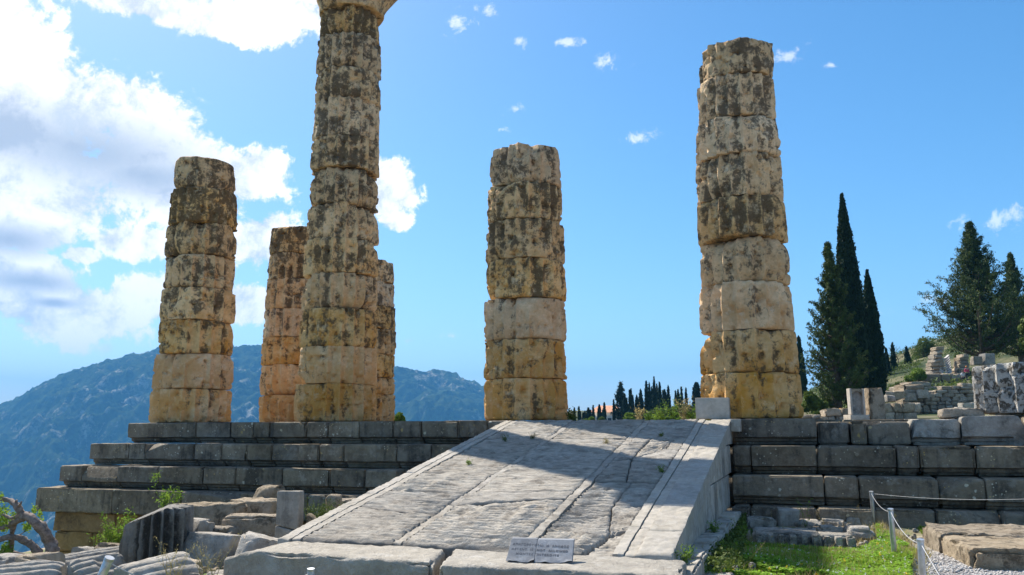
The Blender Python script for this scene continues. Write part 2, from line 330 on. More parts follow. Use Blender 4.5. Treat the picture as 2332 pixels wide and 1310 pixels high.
def add_tone(m, attr, col, amt):
    nt = m.node_tree; p = [n for n in nt.nodes if n.type == 'BSDF_PRINCIPLED'][0]; src = p.inputs['Base Color'].links[0].from_socket
    at = nt.nodes.new('ShaderNodeAttribute'); at.attribute_name = attr; mx = nt.nodes.new('ShaderNodeMix'); mx.data_type = 'RGBA'; ml = nt.nodes.new('ShaderNodeMath'); ml.operation = 'MULTIPLY'; ml.inputs[1].default_value = amt
    nt.links.new(at.outputs['Fac'], ml.inputs[0]); nt.links.new(ml.outputs[0], mx.inputs[0]); nt.links.new(src, mx.inputs[6]); mx.inputs[7].default_value = (*col, 1); nt.links.new(mx.outputs[2], p.inputs['Base Color'])
add_tone(M['ramp'], 'groove_tone', (0.10, 0.085, 0.07), 0.65)  # base colour darkens with groove depth and along slab edges
def simple(name, c, rough=0.8, metal=0.0, spec=0.3, var=0.25, sc=8.0, bstr=0.0, trans=None):
    m, t = mat(name); pos = t.n('ShaderNodeNewGeometry').outputs['Position']; n = t.noise(pos, sc, 5, 0.65)
    r = t.n('ShaderNodeObjectInfo').outputs['Random']
    col = t.mix(t.sm(n, 0.3, 0.7), tuple(v*(1-var) for v in c), tuple(min(1, v*(1+var)) for v in c))
    col = t.mix(t.m('MULTIPLY', r, 0.35), col, tuple(v*0.6 for v in c))
    finish(t, col, rough, n if bstr else None, bstr, 0.01, spec, metal, trans); return m
def leafmat(name, c1, c2, sc=1.2, trans=0.25, fine=25.0):
    m, t = mat(name); pos = t.n('ShaderNodeNewGeometry').outputs['Position']
    n = t.noise(pos, sc, 4, 0.6); n2 = t.noise(pos, fine, 2, 0.6)
    r = t.n('ShaderNodeObjectInfo').outputs['Random']
    f = t.m('ADD', t.m('MULTIPLY', t.sm(n, 0.35, 0.65), 0.5), t.m('MULTIPLY', t.sm(n2, 0.35, 0.65), 0.5))
    col = t.mix(f, c1, c2); col = t.mix(t.m('MULTIPLY', r, 0.4), col, tuple(v*0.55 for v in c1))
    finish(t, col, 0.75, spec=0.25, trans=trans); return m
M['cypress'] = leafmat('cypress_foliage', (0.012, 0.030, 0.012), (0.032, 0.062, 0.024), 0.9, 0.10, 3.0)
M['conifer'] = leafmat('conifer_foliage', (0.024, 0.050, 0.012), (0.125, 0.160, 0.038), 0.8, 0.15, 3.0)
M['farcyp'] = leafmat('far_cypress_foliage', (0.018, 0.040, 0.024), (0.034, 0.066, 0.036), 0.5, 0.05, 2.0)
M['olive'] = leafmat('olive_shrub_foliage', (0.06, 0.095, 0.020), (0.18, 0.23, 0.05), 0.4, 0.25, 2.0)
M['bright'] = leafmat('bright_shrub_foliage', (0.10, 0.17, 0.02), (0.24, 0.33, 0.05), 0.6, 0.35, 4.0)
M['sprig'] = leafmat('fresh_sprig_leaves', (0.09, 0.19, 0.02), (0.26, 0.36, 0.05), 3.0, 0.45, 30.0)
M['dryweed'] = leafmat('dry_weed', (0.34, 0.27, 0.10), (0.50, 0.42, 0.20), 3.0, 0.3, 30.0)
M['grass'] = leafmat('meadow_grass', (0.14, 0.25, 0.022), (0.42, 0.50, 0.07), 1.6, 0.45, 40.0)
M['clover'] = leafmat('clover_leaves', (0.11, 0.27, 0.018), (0.34, 0.52, 0.05), 2.4, 0.45, 30.0)
M['petal_w'] = simple('white_petals', (0.75, 0.72, 0.72), 0.7, trans=0.3)
M['petal_y'] = simple('yellow_petals', (0.80, 0.55, 0.03), 0.7, trans=0.3)
M['bark'] = simple('gnarled_bark', (0.21, 0.165, 0.14), 0.9, var=0.5, sc=22.0, bstr=0.8)
M['trunk'] = simple('trunk_bark', (0.13, 0.095, 0.07), 0.9, var=0.4, sc=4.0, bstr=0.6)
M['steel'] = simple('galvanised_steel', (0.50, 0.52, 0.54), 0.42, 0.75, 0.5, 0.2, 14.0)
M['cable'] = simple('pale_cable', (0.42, 0.42, 0.43), 0.5, 0.0, 0.4, 0.1)
M['letter'] = simple('incised_lettering', (0.10, 0.105, 0.12), 0.9, var=0.1)
M['roof'] = simple('terracotta_roof', (0.55, 0.28, 0.17), 0.9, var=0.2, sc=2.0)
M['render'] = simple('cream_house_wall', (0.6, 0.52, 0.42), 0.9, var=0.08)
M['glassdark'] = simple('dark_window', (0.04, 0.045, 0.05), 0.3, var=0.1)
M['skin'] = simple('skin', (0.5, 0.32, 0.24), 0.6, var=0.1)
M['hair'] = simple('hair', (0.06, 0.04, 0.03), 0.7, var=0.1)
M['cap'] = simple('orange_cap', (0.75, 0.25, 0.05), 0.7, var=0.05)
M['pinkshirt'] = simple('pink_shirt', (0.65, 0.08, 0.14), 0.8, var=0.1)
M['whiteshirt'] = simple('white_shirt', (0.75, 0.74, 0.78), 0.8, var=0.05)
M['navy'] = simple('dark_trousers', (0.02, 0.025, 0.05), 0.8, var=0.1)
M['shoe'] = simple('pale_shoes', (0.6, 0.58, 0.56), 0.7, var=0.1)
# ground: soil, short grass and gravel
def ground_mat():
    m, t = mat('ground_soil'); pos = t.n('ShaderNodeNewGeometry').outputs['Position']
    n1 = t.noise(pos, 0.6, 8, 0.65); n2 = t.noise(pos, 7, 8, 0.7); n3 = t.noise(pos, 45, 5, 0.7)
    soil = t.mix(t.sm(n2, 0.35, 0.65), (0.20, 0.155, 0.105), (0.40, 0.335, 0.25))
    grs = t.mix(t.sm(n3, 0.35, 0.65), (0.045, 0.085, 0.018), (0.12, 0.17, 0.04))
    col = t.mix(t.sm(t.m('ADD', t.m('MULTIPLY', n1, 0.6), t.m('MULTIPLY', n2, 0.4)), 0.44, 0.56), soil, grs)
    sy_ = t.n('ShaderNodeSeparateXYZ', None, Vector=pos).outputs[1]; nf = t.noise(pos, 0.12, 8, 0.72)
    col = t.mix(t.sm(sy_, 18.0, 45.0), col, t.mix(t.sm(nf, 0.42, 0.60), (0.028, 0.045, 0.014), (0.13, 0.12, 0.062)))
    vo = t.n('ShaderNodeTexVoronoi', None, Vector=pos, Scale=34.0); peb = t.mix(t.sm(vo.outputs['Distance'], 0.1, 0.5), (0.62, 0.60, 0.59), (0.30, 0.28, 0.27))
    sx = t.n('ShaderNodeSeparateXYZ', None, Vector=pos)
    # the gravel path lies in front of the temple, on the right
    lim = t.m('ADD', t.m('SUBTRACT', sx.outputs[0], 1.75), t.m('MULTIPLY', t.m('SUBTRACT', n2, 0.5), 1.0))
    near = t.m('MULTIPLY', t.sm(lim, 0.0, 0.35), t.sm(sx.outputs[1], -2.6, -3.3))
    col = t.mix(near, col, peb)
    finish(t, col, 0.95, t.m('ADD', n2, t.m('ADD', t.m('MULTIPLY', n3, 0.5), t.m('MULTIPLY', vo.outputs['Distance'], -0.3))), 0.7, 0.03, 0.2); return m
M['ground'] = ground_mat()
M['gravel'] = stone_mat('pale_gravel', (0.36, 0.335, 0.31), (0.52, 0.50, 0.475), (0.2, 0.18, 0.17), 0.6, 3.0, (0.5, 0.6), light=(0.62, 0.60, 0.575), lamt=0.5, bstr=0.3, bdist=0.01, vary=0.1, scale=2.0)
def mountain_mat():
    m, t = mat('mountain_scrub'); pos = t.n('ShaderNodeNewGeometry').outputs['Position']
    n1 = t.noise(pos, 0.0035, 10, 0.62, 0.4); n2 = t.noise(pos, 0.05, 8, 0.72); n3 = t.noise(t.scalev(pos, 1, 1, 0.22), 0.016, 9, 0.68, 0.5)
    veg = t.mix(t.sm(n2, 0.42, 0.60), (0.002, 0.006, 0.004), (0.045, 0.075, 0.030))
    rock = t.mix(t.sm(n2, 0.35, 0.65), (0.16, 0.14, 0.11), (0.42, 0.39, 0.34))
    rk = t.m('MULTIPLY', t.sm(t.m('ADD', t.m('MULTIPLY', n1, 0.45), t.m('MULTIPLY', n3, 0.55)), 0.52, 0.60), t.sm(n2, 0.38, 0.58))
    gul = t.sm(t.noise(t.scalev(pos, 1, 1, 0.3), 0.006, 8, 0.6, 1.2), 0.42, 0.60)
    veg = t.mix(t.m('MULTIPLY', gul, 0.6), veg, (0.060, 0.085, 0.038))
    col = t.mix(t.m('MULTIPLY', rk, 0.8), veg, rock)
    finish(t, col, 1.0, t.m('ADD', n2, n3), 1.0, 12.0, 0.0); return m
M['mountain'] = mountain_mat()
M['haze'] = bpy.data.materials.new('air_haze'); M['haze'].use_nodes = True
_t = NT(M['haze'].node_tree)
_v = _t.n('ShaderNodeVolumePrincipled', None, Color=(0.14, 0.50, 1.0, 1), Density=0.00015, Anisotropy=0.0)
_t.t.links.new(_v.outputs[0], _t.n('ShaderNodeOutputMaterial').inputs['Volume'])
# ------------------------------------------------------------------ ground: one sheet to the horizon
def ground_z(x, y):
    x = np.asarray(x, float); y = np.asarray(y, float)
    z = np.full(x.shape, -1.52)
    z = z - 0.25*sstep(-x, 3.0, 7.0) - 0.95*sstep(-x, 7.0, 13.0)*sstep(y, -8.5, -2.0)    # lower on the left, by the foundation
    z = z + sstep(y, 6, 22)*1.25                                                          # terrace behind the steps
    A = np.clip((x+8)/30, 0, 1.15); B = np.clip((y-15)/130, 0, 1.05)
    z = z + 12.5*A*B**1.4 + 2.0*B*sstep(x, -60, 0)
    z = z - 3.0*np.exp(-((x-18.8)**2+(y-90)**2)/110.0)
    e = np.where(y > 0, -14.6-0.25*y, -14.6-0.66*y); e = np.minimum(e, -4.6)
    drop = np.clip(e-x, 0, None)
    z = z - np.where(drop < 6, drop*drop*0.09, 3.24+(drop-6)*0.85)
    back = np.clip(-y-40, 0, None); z = z - back*0.35
    far = np.clip(np.hypot(x, y)-420, 0, None); z = z-far*0.12*(x < 400)
    return np.maximum(z, -430.0)
def gz(x, y): return float(ground_z(np.array([x]), np.array([y]))[0])
def make_ground():
    rr = np.concatenate([np.linspace(0, 22, 130), np.geomspace(22.4, 7500, 120)]); nt = 300
    th = np.linspace(0, 2*np.pi, nt, endpoint=False); R_, T_ = np.meshgrid(rr[1:], th, indexing='ij')
    X = 0.5+R_*np.cos(T_); Y = -6+R_*np.sin(T_); Z = ground_z(X, Y)
    P = np.stack([X.ravel(), Y.ravel(), Z.ravel()], 1); d = R_.ravel()
    P2 = P.copy(); P2[:, 2] = 0
    P[:, 2] += fbm(P2, 0.9, 4, 3)*0.05+fbm(P2, 0.05, 4, 5)*np.clip((d-25)/80, 0, 1)*1.3
    P[:, 2] += fbm(P2, 0.004, 5, 9)*np.clip((d-300)/600, 0, 1)*60
    m = len(rr)-1; V = np.concatenate([[[0.5, -6, gz(0.5, -6)]], P]); k = np.arange(nt); k2 = (k+1) % nt; Q = []
    for i in range(m-1): Q.append(np.stack([1+i*nt+k, 1+(i+1)*nt+k, 1+(i+1)*nt+k2, 1+i*nt+k2], 1))
    put('ground', V, [np.concatenate(Q), np.stack([np.zeros(nt, int), 1+k, 1+k2], 1)], M['ground'], origin=np.zeros(3), kind='structure')
make_ground()
def make_mountain():
    ridge = [(-900, 700), (-600, 780), (-300, 860), (-120, 905), (0, 922), (100, 868), (210, 828), (290, 812), (352, 806), (420, 803), (500, 791), (560, 787), (610, 788), (690, 800), (780, 815), (870, 832), (950, 845), (1040, 865), (1100, 886), (1160, 915), (1230, 960), (1300, 1010), (1400, 1060)]
    rx = np.array([r[0] for r in ridge], float); ry = np.array([r[1] for r in ridge], float)
    n, mm = 620, 230; px = np.linspace(-900, 1400, n); py = np.interp(px, rx, ry)
    k = np.hanning(13); k /= k.sum(); py = np.convolve(np.pad(py, 6, 'edge'), k, 'valid')
    top = np.array([PD(a, b, 3700.0) for a, b in zip(px, py)])
    base = np.array([PD(a, 1180, 1900.0) for a in px]); base[:, 2] = -440
    t = np.linspace(-0.12, 1.0, mm)[:, None, None]
    V = base[None]*(1-t)+top[None]*t; prof = sstep(np.clip(t, 0, 1), -0.25, 1.12); V[:, :, 2] = (base[None, :, 2]*(1-prof[:, :, 0])+top[None, :, 2]*prof[:, :, 0])
    lo, hi = sstep(np.zeros(1), -0.25, 1.12)[0], sstep(np.ones(1), -0.25, 1.12)[0]
    pr = np.clip((prof[:, :, 0]-lo)/(hi-lo), -0.3, 1); V[:, :, 2] = base[None, :, 2]*(1-pr)+top[None, :, 2]*pr
    back = top[None]+(top-base)[None]*0.5*np.linspace(0.02, 1, 12)[:, None, None]; back[:, :, 2] = top[None, :, 2]-np.linspace(0.02, 1, 12)[:, None]**1.5*600
    V = np.concatenate([V, back]); G = V.shape[0]; P = V.reshape(-1, 3).copy()
    Q = P*np.array([1, 1, 0.25])
    amp = np.concatenate([np.sin(np.pi*np.clip(np.linspace(-0.12, 1.0, mm), 0, 1))*0.92+0.08, np.full(12, 0.5)]).repeat(n)
    r1 = 1-np.abs(fbm(Q, 1/420.0, 5, 21)); P[:, 2] += (r1-0.75)*190*amp + fbm(Q, 1/90.0, 4, 33)*46*(amp*0.9+0.02) + fbm(Q, 1/22.0, 3, 41)*11
    I = np.arange(G*n).reshape(G, n); F = np.stack([I[:-1, :-1].ravel(), I[:-1, 1:].ravel(), I[1:, 1:].ravel(), I[1:, :-1].ravel()], 1)
    put('mountain', P, F, M['mountain'], origin=np.array([-3000.0, 2500, -440]), kind='structure')
make_mountain()
def make_haze():
    V, F = boxgrid([-9000, 9000], [-9000, 9000], [-560, 620]); o = put('haze', V, F, M['haze'], origin=np.zeros(3), kind='stuff', smooth=False)
make_haze()

# ------------------------------------------------------------------ temple platform
YK = [0.0, -0.4657, -0.8503, -1.1178]; ZK = [0.0, -0.4184, -0.8482, -1.2778, -1.74]
XR = 9.5
plat = thing('temple_platform', 'dark grey stepped limestone temple platform carrying the broken columns', 'temple platform', (-3.5, 8, -1.6))
def step_block(xa, xb, k, seed, chip=0.05, dz_top=0.0, tilt=0.0, mt='step', depth=None, fullface=False, bev=0.022, planes=0, front=0.0):
    z1, z0 = ZK[k]+dz_top, ZK[k+1]+0.006
    g = 0.004+0.006*random.random()+0.006*(seed % 5 == 0); bev = max(bev*0.7, random.choice([0.016, 0.02, 0.028, 0.04])); planes = max(planes, 1 if seed % 4 == 1 else 0); wx = xb-xa-2*g; h = z1-z0
    dep = depth or (0.95 if k == 0 else 0.62)
    V, F = stone(wx, dep, h, seed, bev, chip, 0.008, (0.095, 0.022), planes, 1.7, 0.004)
    if k < 3 and not fullface:   # drafted, recessed strip along the foot of every step
        u = (V[:, 2]/h); rec = (V[:, 1] < -dep/2+0.2)
        V[:, 1] += np.where(rec, 0.11*sstep(-u, -0.275, -0.245)+0.04*sstep(-u, -0.13, -0.105), 0)
    V = rotz(V, tilt)
    V += np.array([(xa+xb)/2, YK[k]+dep/2+front, z0])
    o = put('stone_block', V, F, M[mt], plat, sharp=48)
    return o
random.seed(5)
XL = [PY(288, 1000, YK[0])[0], PY(203, 1040, YK[1])[0], PY(133, 1090, YK[2])[0], PY(79, 1140, YK[3])[0]]
jl = [[446, 525, 576, 612, 696, 746, 817, 896, 957, 1046, 1110], [292, 330, 441, 503, 561, 618, 677, 725, 782, 902, 981, 1045], [185, 264, 360, 461, 537, 641, 751, 830, 902, 960], [254, 410, 545, 700, 820, 900]]
ymid = [985, 1035, 1088, 1140]; sd = 10
RXL, RXR = -4.17, -0.28           # the ramp's sides
for k in range(4):
    xs = [XL[k]]+[PY(j, ymid[k], YK[k])[0] for j in jl[k]]
    xs = [x for x in xs if x < RXL-0.25]+[RXL-0.015]
    for a, b in zip(xs[:-1], xs[1:]):
        sd += 1; step_block(a, b, k, sd, chip=0.05+0.08*(sd % 3 == 0), mt='step')
jr = [[1861, 1937, 1975, 2075, 2195, 2345, 2500], [1710, 1860, 2042, 2095, 2223, 2380, 2500], [1877, 1955, 2138, 2244, 2400, 2500], [1708, 1860, 1990, 2130, 2284, 2400]]
for k in range(4):
    xs = [RXR+0.02]+[PY(j, ymid[k]+4*k, YK[k])[0] for j in jr[k]]+[XR]
    for i, (a, b) in enumerate(zip(xs[:-1], xs[1:])):
        sd += 1
        if k == 0 and 1 <= i <= 3: step_block(a, b, k, sd, 0.12, -0.055-0.02*(i % 2), mt='broken' if i > 3 else 'step', fullface=True, bev=0.05, front=0.03+0.05*(i % 2))
        elif k == 0 and i in (4, 5): step_block(a, b, k, sd, 0.20, 0.02 if i == 5 else -0.02, tilt=0.03*(i-4.5), mt='broken', bev=0.07, planes=3, front=0.0)
        elif k == 1 and i in (3, 4, 5): step_block(a, b, k, sd, 0.14, 0, mt='step', bev=0.05, planes=1)
        else: step_block(a, b, k, sd, 0.05)
# core behind the facing blocks (stepped, runs back under the whole temple)
cv = []
for k in range(4):
    V, F = boxgrid([XL[k]+0.06, XR+2.6-0.06*k], [YK[k]+0.55 if k == 0 else YK[k]+0.30, 44.0+0.2*k], [ZK[k+1]+0.012, ZK[k]-0.05-0.004*k]); cv.append((V, F))
V, F = join(cv); put('core_masonry', V, F, M['step'], plat, smooth=False)
# paving of the temple floor
xs = np.linspace(XL[0]+0.05, XR+2, 13)
for i in range(12):
    for j, (ya, yb) in enumerate([(0.97, 2.2), (2.21, 3.6), (3.61, 5.6)]):
        sd += 1
        if i > 8 and j > 0: continue
        V, F = stone(xs[i+1]-xs[i]-0.015, yb-ya-0.01, 0.2, sd, 0.015, 0.03, 0.005, 0.3)
        V += np.array([(xs[i]+xs[i+1])/2, (ya+yb)/2, -0.215]); put('paving_slab', V, F, M['step'], plat, sharp=45)
# orange foundation courses exposed under the left corner
fx = PY(118, 1200, -0.98)[0]
for r_, (z0, z1) in enumerate([(-2.12, -1.745), (-2.5, -2.125), (-2.95, -2.505)]):
    xx = fx+(0.0, 0.05, -0.06)[r_]
    for i, wd in enumerate([(1.55, 1.2, 1.4, 1.5, 1.4, 1.6), (0.95, 1.5, 1.3, 1.5, 1.4, 1.9), (1.3, 1.3, 1.3, 1.5, 1.4, 1.7)][r_]):
        sd += 1; V, F = stone(wd-0.012, 0.9, z1-z0, sd, 0.03, 0.05, 0.012, 0.09, 0, 2.2, 0.006)
        V += np.array([xx+wd/2, -0.96+0.45+0.02*(i % 2), z0]); put('foundation_block', V, F, M['orange'], plat, sharp=50); xx += wd
# fill above/below handled by core; side of the foundation
V, F = boxgrid([fx+0.05, -4.3], [-0.15, 44], [-4.5, -1.75]); put('foundation_core', V, F, M['orange'], plat, smooth=False)
V, F = boxgrid([RXR+0.1, XR+2], [-1.0, 44], [-2.5, -1.742]); put('foundation_core', V, F, M['step'], plat, smooth=False)

# ------------------------------------------------------------------ columns
def drum(cx, cy, z0, z1, r0, r1, seed, wear=0.0, er=0.02, top=0.0, gouge=0.0, nth=160, phase=0.0, nf=10):
    h = z1-z0; nz = max(9, int(h/0.035)); th = np.arange(nth)/nth*2*np.pi
    zz = np.concatenate([[0, 0.012, 0.03, 0.06], np.linspace(0.1, h-0.1, nz), [h-0.06, h-0.03, h-0.012, h]])
    T_, Z_ = np.meshgrid(th, zz, indexing='ij'); T_ = T_.T.ravel(); Z_ = Z_.T.ravel()
    R_ = r0+(r1-r0)*Z_/h; ct, st = np.cos(T_+phase), np.sin(T_+phase)
    P = np.stack([ct*R_, st*R_, Z_], 1)+seed*5.31
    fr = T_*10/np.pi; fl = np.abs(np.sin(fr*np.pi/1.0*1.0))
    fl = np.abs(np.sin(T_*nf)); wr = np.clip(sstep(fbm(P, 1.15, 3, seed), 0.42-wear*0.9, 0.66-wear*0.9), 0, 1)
    Rn = R_*(1-0.115*fl*(1-wr)-wr*0.045)
    am = min(1.0, r0/0.75); Rn += am*(fbm(P, 2.1, 3, seed+1)*0.016 + fbm(P*np.array([1, 1, 0.55]), 6.0, 4, seed+2)*0.012*(0.5+wr) + fbm(P, 17, 3, seed+3)*0.008)
    pit = np.clip(fbm(P, 8.5, 3, seed+4)-0.33, 0, 1)*0.13*am; Rn -= pit
    en = np.clip(0.45+fbm(P*np.array([1, 1, 0.0]), 1.6, 3, seed+5)*1.5, 0.08, 2.2)
    dt = np.minimum(Z_, h-Z_); Rn -= (0.012+er*en*1.25)*np.exp(-(dt/0.016)**1.2)+er*0.35*en*np.exp(-(dt/0.09)**2)
    bite = np.clip(fbm(P*np.array([1, 1, 0.6]), 1.35, 2, seed+6)-0.30, 0, 1)*(0.35+gouge); Rn -= am*bite*np.exp(-dt/0.12)
    X, Y = Rn*ct, Rn*st; Z2 = Z_+0.0
    jz = fbm(np.stack([X*1.2, Y*1.2, np.full(len(X), seed*1.3)], 1), 1.5, 3, 5)*0.020
    Z2 += jz*np.where(Z_ > h/2, -1, 1)*sstep(np.abs(Z_-h/2), h*0.2, h*0.5)
    if top:
        tt = sstep(Z_, h*0.35, h); Z2 += tt*(fbm(np.stack([X, Y, np.full(len(X), seed*2.2)], 1), 0.9, 3, seed+8)*top - top*0.25*np.clip(np.hypot(X, Y)/r0, 0, 1)**4)
    V = np.stack([X, Y, Z2], 1); n = len(zz); k = np.arange(nth); k2 = (k+1) % nth
    Q = [np.stack([i*nth+k, i*nth+k2, (i+1)*nth+k2, (i+1)*nth+k], 1) for i in range(n-1)]
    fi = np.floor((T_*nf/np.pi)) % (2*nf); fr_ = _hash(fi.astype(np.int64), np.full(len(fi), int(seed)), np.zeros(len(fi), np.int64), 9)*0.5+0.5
    stain = np.clip((fl**0.8*0.75+0.1)*(0.35+fr_*0.95)*(1-0.6*wr)+0.25*wr, 0, 1)  # flute hollows darkened as painted shading, with random streaky stain per flute
    # caps with two inner rings
    base = len(V); add = []; T3 = []
    for lev, (ring0, up) in enumerate(((0, False), ((n-1)*nth, True))):
        outer = V[ring0:ring0+nth]; prev = ring0
        for s_ in (0.7, 0.35):
            rg = outer.copy(); rg[:, :2] *= s_
            if up and top: rg[:, 2] = h+fbm(np.stack([rg[:, 0], rg[:, 1], np.full(nth, seed*2.2)], 1), 0.9, 3, seed+8)*top
            add.append(rg); cur = base; base += nth
            Q.append(np.stack([prev+k, prev+k2, cur+k2, cur+k] if up else [prev+k, cur+k, cur+k2, prev+k2], 1)); prev = cur
        add.append(outer.mean(0)[None]); c = base; base += 1
        T3.append(np.stack([prev+k, prev+k2, np.full(nth, c)] if up else [prev+k2, prev+k, np.full(nth, c)], 1))
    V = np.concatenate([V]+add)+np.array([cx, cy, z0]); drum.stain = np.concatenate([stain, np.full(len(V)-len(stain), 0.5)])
    return V, [np.concatenate(Q), np.concatenate(T3)]
def column(label, x, y, joints, edges, cpx, seed, wears, hidden=None, top=0.10, matn='column', nth=160, rfix=None):
    ax = np.array([x, y, 0.0]); n = ax-CAM; n[2] = 0; n /= np.linalg.norm(n); s = np.array([n[1], -n[0], 0])
    col = thing('ruined_column', label, 'column', (x, y, 0), 'broken limestone columns standing on the temple platform')
    N = len(joints)-1
    cfun = lambda j: cpx[0]+(cpx[1]-cpx[0])*(joints[j]-joints[0])/(joints[-1]-joints[0])
    zs = [PN(cfun(j), joints[j], n, ax-n*0.72)[2] for j in range(N+1)]; zs[-1] = 0.012
    cs, rs = [], []
    for i in range(N):
        ym = (joints[i]+joints[i+1])/2; L_, R_ = edges[i]
        if rfix: c_ = 0.0; r_ = rfix[0]+(rfix[1]-rfix[0])*(i+0.5)/N; b = (PN(R_ if hidden == 'L' else L_, ym, n, ax)-ax)@s; c_ = b-r_ if hidden == 'L' else b+r_
        else:
            a, b = (PN(L_, ym, n, ax)-ax)@s, (PN(R_, ym, n, ax)-ax)@s; c_, r_ = (a+b)/2, (b-a)/2
        cs.append(c_); rs.append(r_*1.012)
    for i in range(N-1, -1, -1):
        z1, z0 = zs[i], zs[i+1]; sl = 0.018
        o = ax+s*cs[i]
        V, F = drum(o[0], o[1], z0+0.002, z1-0.004, rs[i]+sl*0.5, rs[i]-sl*0.5, seed+i*13, wears[i] if i < len(wears) else 0.1, 0.016+0.012*((i*7+seed) % 3), top if i == 0 else 0.0, 0.25 if (i+seed) % 3 == 0 else 0.0, nth, phase=seed*0.3)
        do = put('drum', V, F, M[matn], col, sharp=38); at = do.data.attributes.new('flute_shade_stain', 'FLOAT', 'POINT'); at.data.foreach_set('value', drum.stain.astype(np.float32))
    return col, zs, cs, rs, s
COLY = 1.05
column('broken column at the left corner of the platform, top drum chipped, eight drums high', -11.96, COLY, [355, 424, 504, 576, 653, 727, 804, 885, 963], [(394, 541), (388, 543), (378, 541), (374, 536), (366, 536), (360, 531), (350, 531), (341, 527)], (466, 435), 11, [0.55, 0.3, 0.45, 0.5, 0.2, 0.1, 0.05, 0.0])
tall, zs, cs, rs, sv = column('tallest column, the only one that still carries its flared capital', -8.28, COLY, [4, 67, 145, 217, 303, 376, 460, 539, 619, 701, 787, 873, 960], [(731, 866), (723, 869), (720, 868), (714, 864), (709, 865), (704, 863), (701, 862), (693, 863), (689, 860), (684, 858), (678, 858), (673, 857)], (800, 765), 23, [0.5, 0.3, 0.35, 0.1, 0.35, 0.1, 0.0, 0.0, 0.15, 0.2, 0.25, 0.15], top=0.0)
column('broken column standing straight behind the top left corner of the ramp, seven drums', -4.16, COLY, [323, 408, 495, 585, 675, 770, 861, 955], [(1117, 1278), (1110, 1280), (1108, 1284), (1107, 1288), (1104, 1288), (1102, 1290), (1101, 1293)], (1197, 1197), 37, [0.35, 0.3, 0.25, 0.2, 0.25, 0.2, 0.3], top=0.12)
column('tall broken column at the right end of the ramp, with the small white block at its foot', -0.01, COLY, [76, 159, 256, 342, 441, 535, 639, 749, 848, 950], [(1589, 1762), (1586, 1764), (1584, 1775), (1585, 1782), (1588, 1791), (1595, 1798), (1592, 1805), (1595, 1816), (1597, 1826)], (1678, 1713), 53, [0.4, 0.0, 0.0, 0.05, 0.2, 0.0, 0.0, 0.05, 0.05], top=0.13)
column('golden brown flank column half hidden behind the left side of the tallest column', -11.9, COLY+4.15, [512, 575, 633, 701, 766, 830, 900, 963], [(614, 0), (610, 0), (606, 0), (602, 0), (596, 0), (593, 0), (587, 0)], (690, 668), 71, [0.6, 0.4, 0.25, 0.2, 0.2, 0.15, 0.1], rfix=(0.70, 0.83), top=0.05)
column('shortest flank column peeping out behind the right side of the tallest column', -11.7, COLY+8.3, [589, 638, 694, 747, 804, 858, 898, 959], [(0, 898), (0, 899), (0, 902), (0, 902), (0, 898), (0, 898), (0, 899)], (835, 825), 83, [0.6, 0.6, 0.4, 0.3, 0.4, 0.4, 0.4], hidden='L', rfix=(0.68, 0.80), top=0.05)
# capital of the tallest column
o = np.array([-8.28, COLY, 0])+sv*(cs[0]+0.03); zt = zs[0]
nth = 120; th = np.arange(nth)/nth*2*np.pi; prof = [(0.69, 0.0), (0.715, 0.03), (0.72, 0.10), (0.735, 0.20), (0.80, 0.36), (0.92, 0.52), (1.02, 0.66), (1.04, 0.74), (0.98, 0.80), (0.1, 0.80), (0.0, 0.80)]
prof = [(0.0, 0.0)]+prof; rings = []
for r_, z_ in prof:
    P = np.stack([np.cos(th)*r_, np.sin(th)*r_, np.full(nth, z_)], 1); rr = r_*(1+fbm(P, 2.2, 4, 77)*0.05-np.clip(fbm(P, 1.1, 2, 78)-0.2, 0, 1)*0.35)
    rings.append(np.stack([np.cos(th)*rr, np.sin(th)*rr, z_+fbm(P, 2, 2, 79)*0.015], 1))
V = np.concatenate(rings)+np.array([o[0], o[1], zt+0.004]); k = np.arange(nth); k2 = (k+1) % nth
F = np.concatenate([np.stack([i*nth+k, i*nth+k2, (i+1)*nth+k2, (i+1)*nth+k], 1) for i in range(len(prof)-1)])
cap = put('capital', V, F, M['column'], tall, sharp=45)
V, F = stone(1.75, 1.75, 0.30, 91, 0.14, 0.3, 0.02, 0.1, 3, 1.3, 0.01); put('abacus', V+np.array([o[0], o[1], zt+0.81]), F, M['column'], cap, sharp=45)
# the drum at the right edge of the picture and the small white block by the right column
dthing = None
zc = PY(2213, 945, 1.2)
V, F = drum(0, 0, 0, 0.775, 0.86, 0.85, 301, -0.6, 0.010, 0.02, 0.0, 160, phase=0.12)
V = V+np.array([zc[0]+0.93, 1.25, 0.07]); put('column_drum', V, F, M['rightdrum'], None, sharp=38, label='single fluted grey drum heavily spotted with lichen at the right edge, cut by the frame', cat='column drum')
for nm, lb, args in [('rough_block', 'rough pitted block lying in front of the lone drum at the right edge', (2190, 947, 0.62, 0.5, 0.15, 401)), ('rough_block', 'flat rough block wedged under the lone fluted drum at the right edge', (2330, 949, 1.0, 0.55, 0.09, 402))]:
    px, py, dx, dy, dz, s_ = args; p = PY(px, py, 0.75 if s_ == 401 else 1.1)
    V, F = stone(dx, dy, dz, s_, 0.04, 0.06, 0.02, 0.07, 1, 2.5, 0.01); put(nm, V+np.array([p[0], p[1], -0.012]), F, M['rubble'], None, sharp=45, label=lb, cat='stone block', group='loose blocks on the platform')
p = PY(1625, 950, 0.22); V, F = stone(0.545, 0.36, 0.345, 403, 0.008, 0.012, 0.002, 0.08)
put('marble_block', V+np.array([p[0], 0.26, 0.004]), F, M['white'], None, sharp=40, label='clean white rectangular block at the foot of the right column, on top of the ramp', cat='stone block')

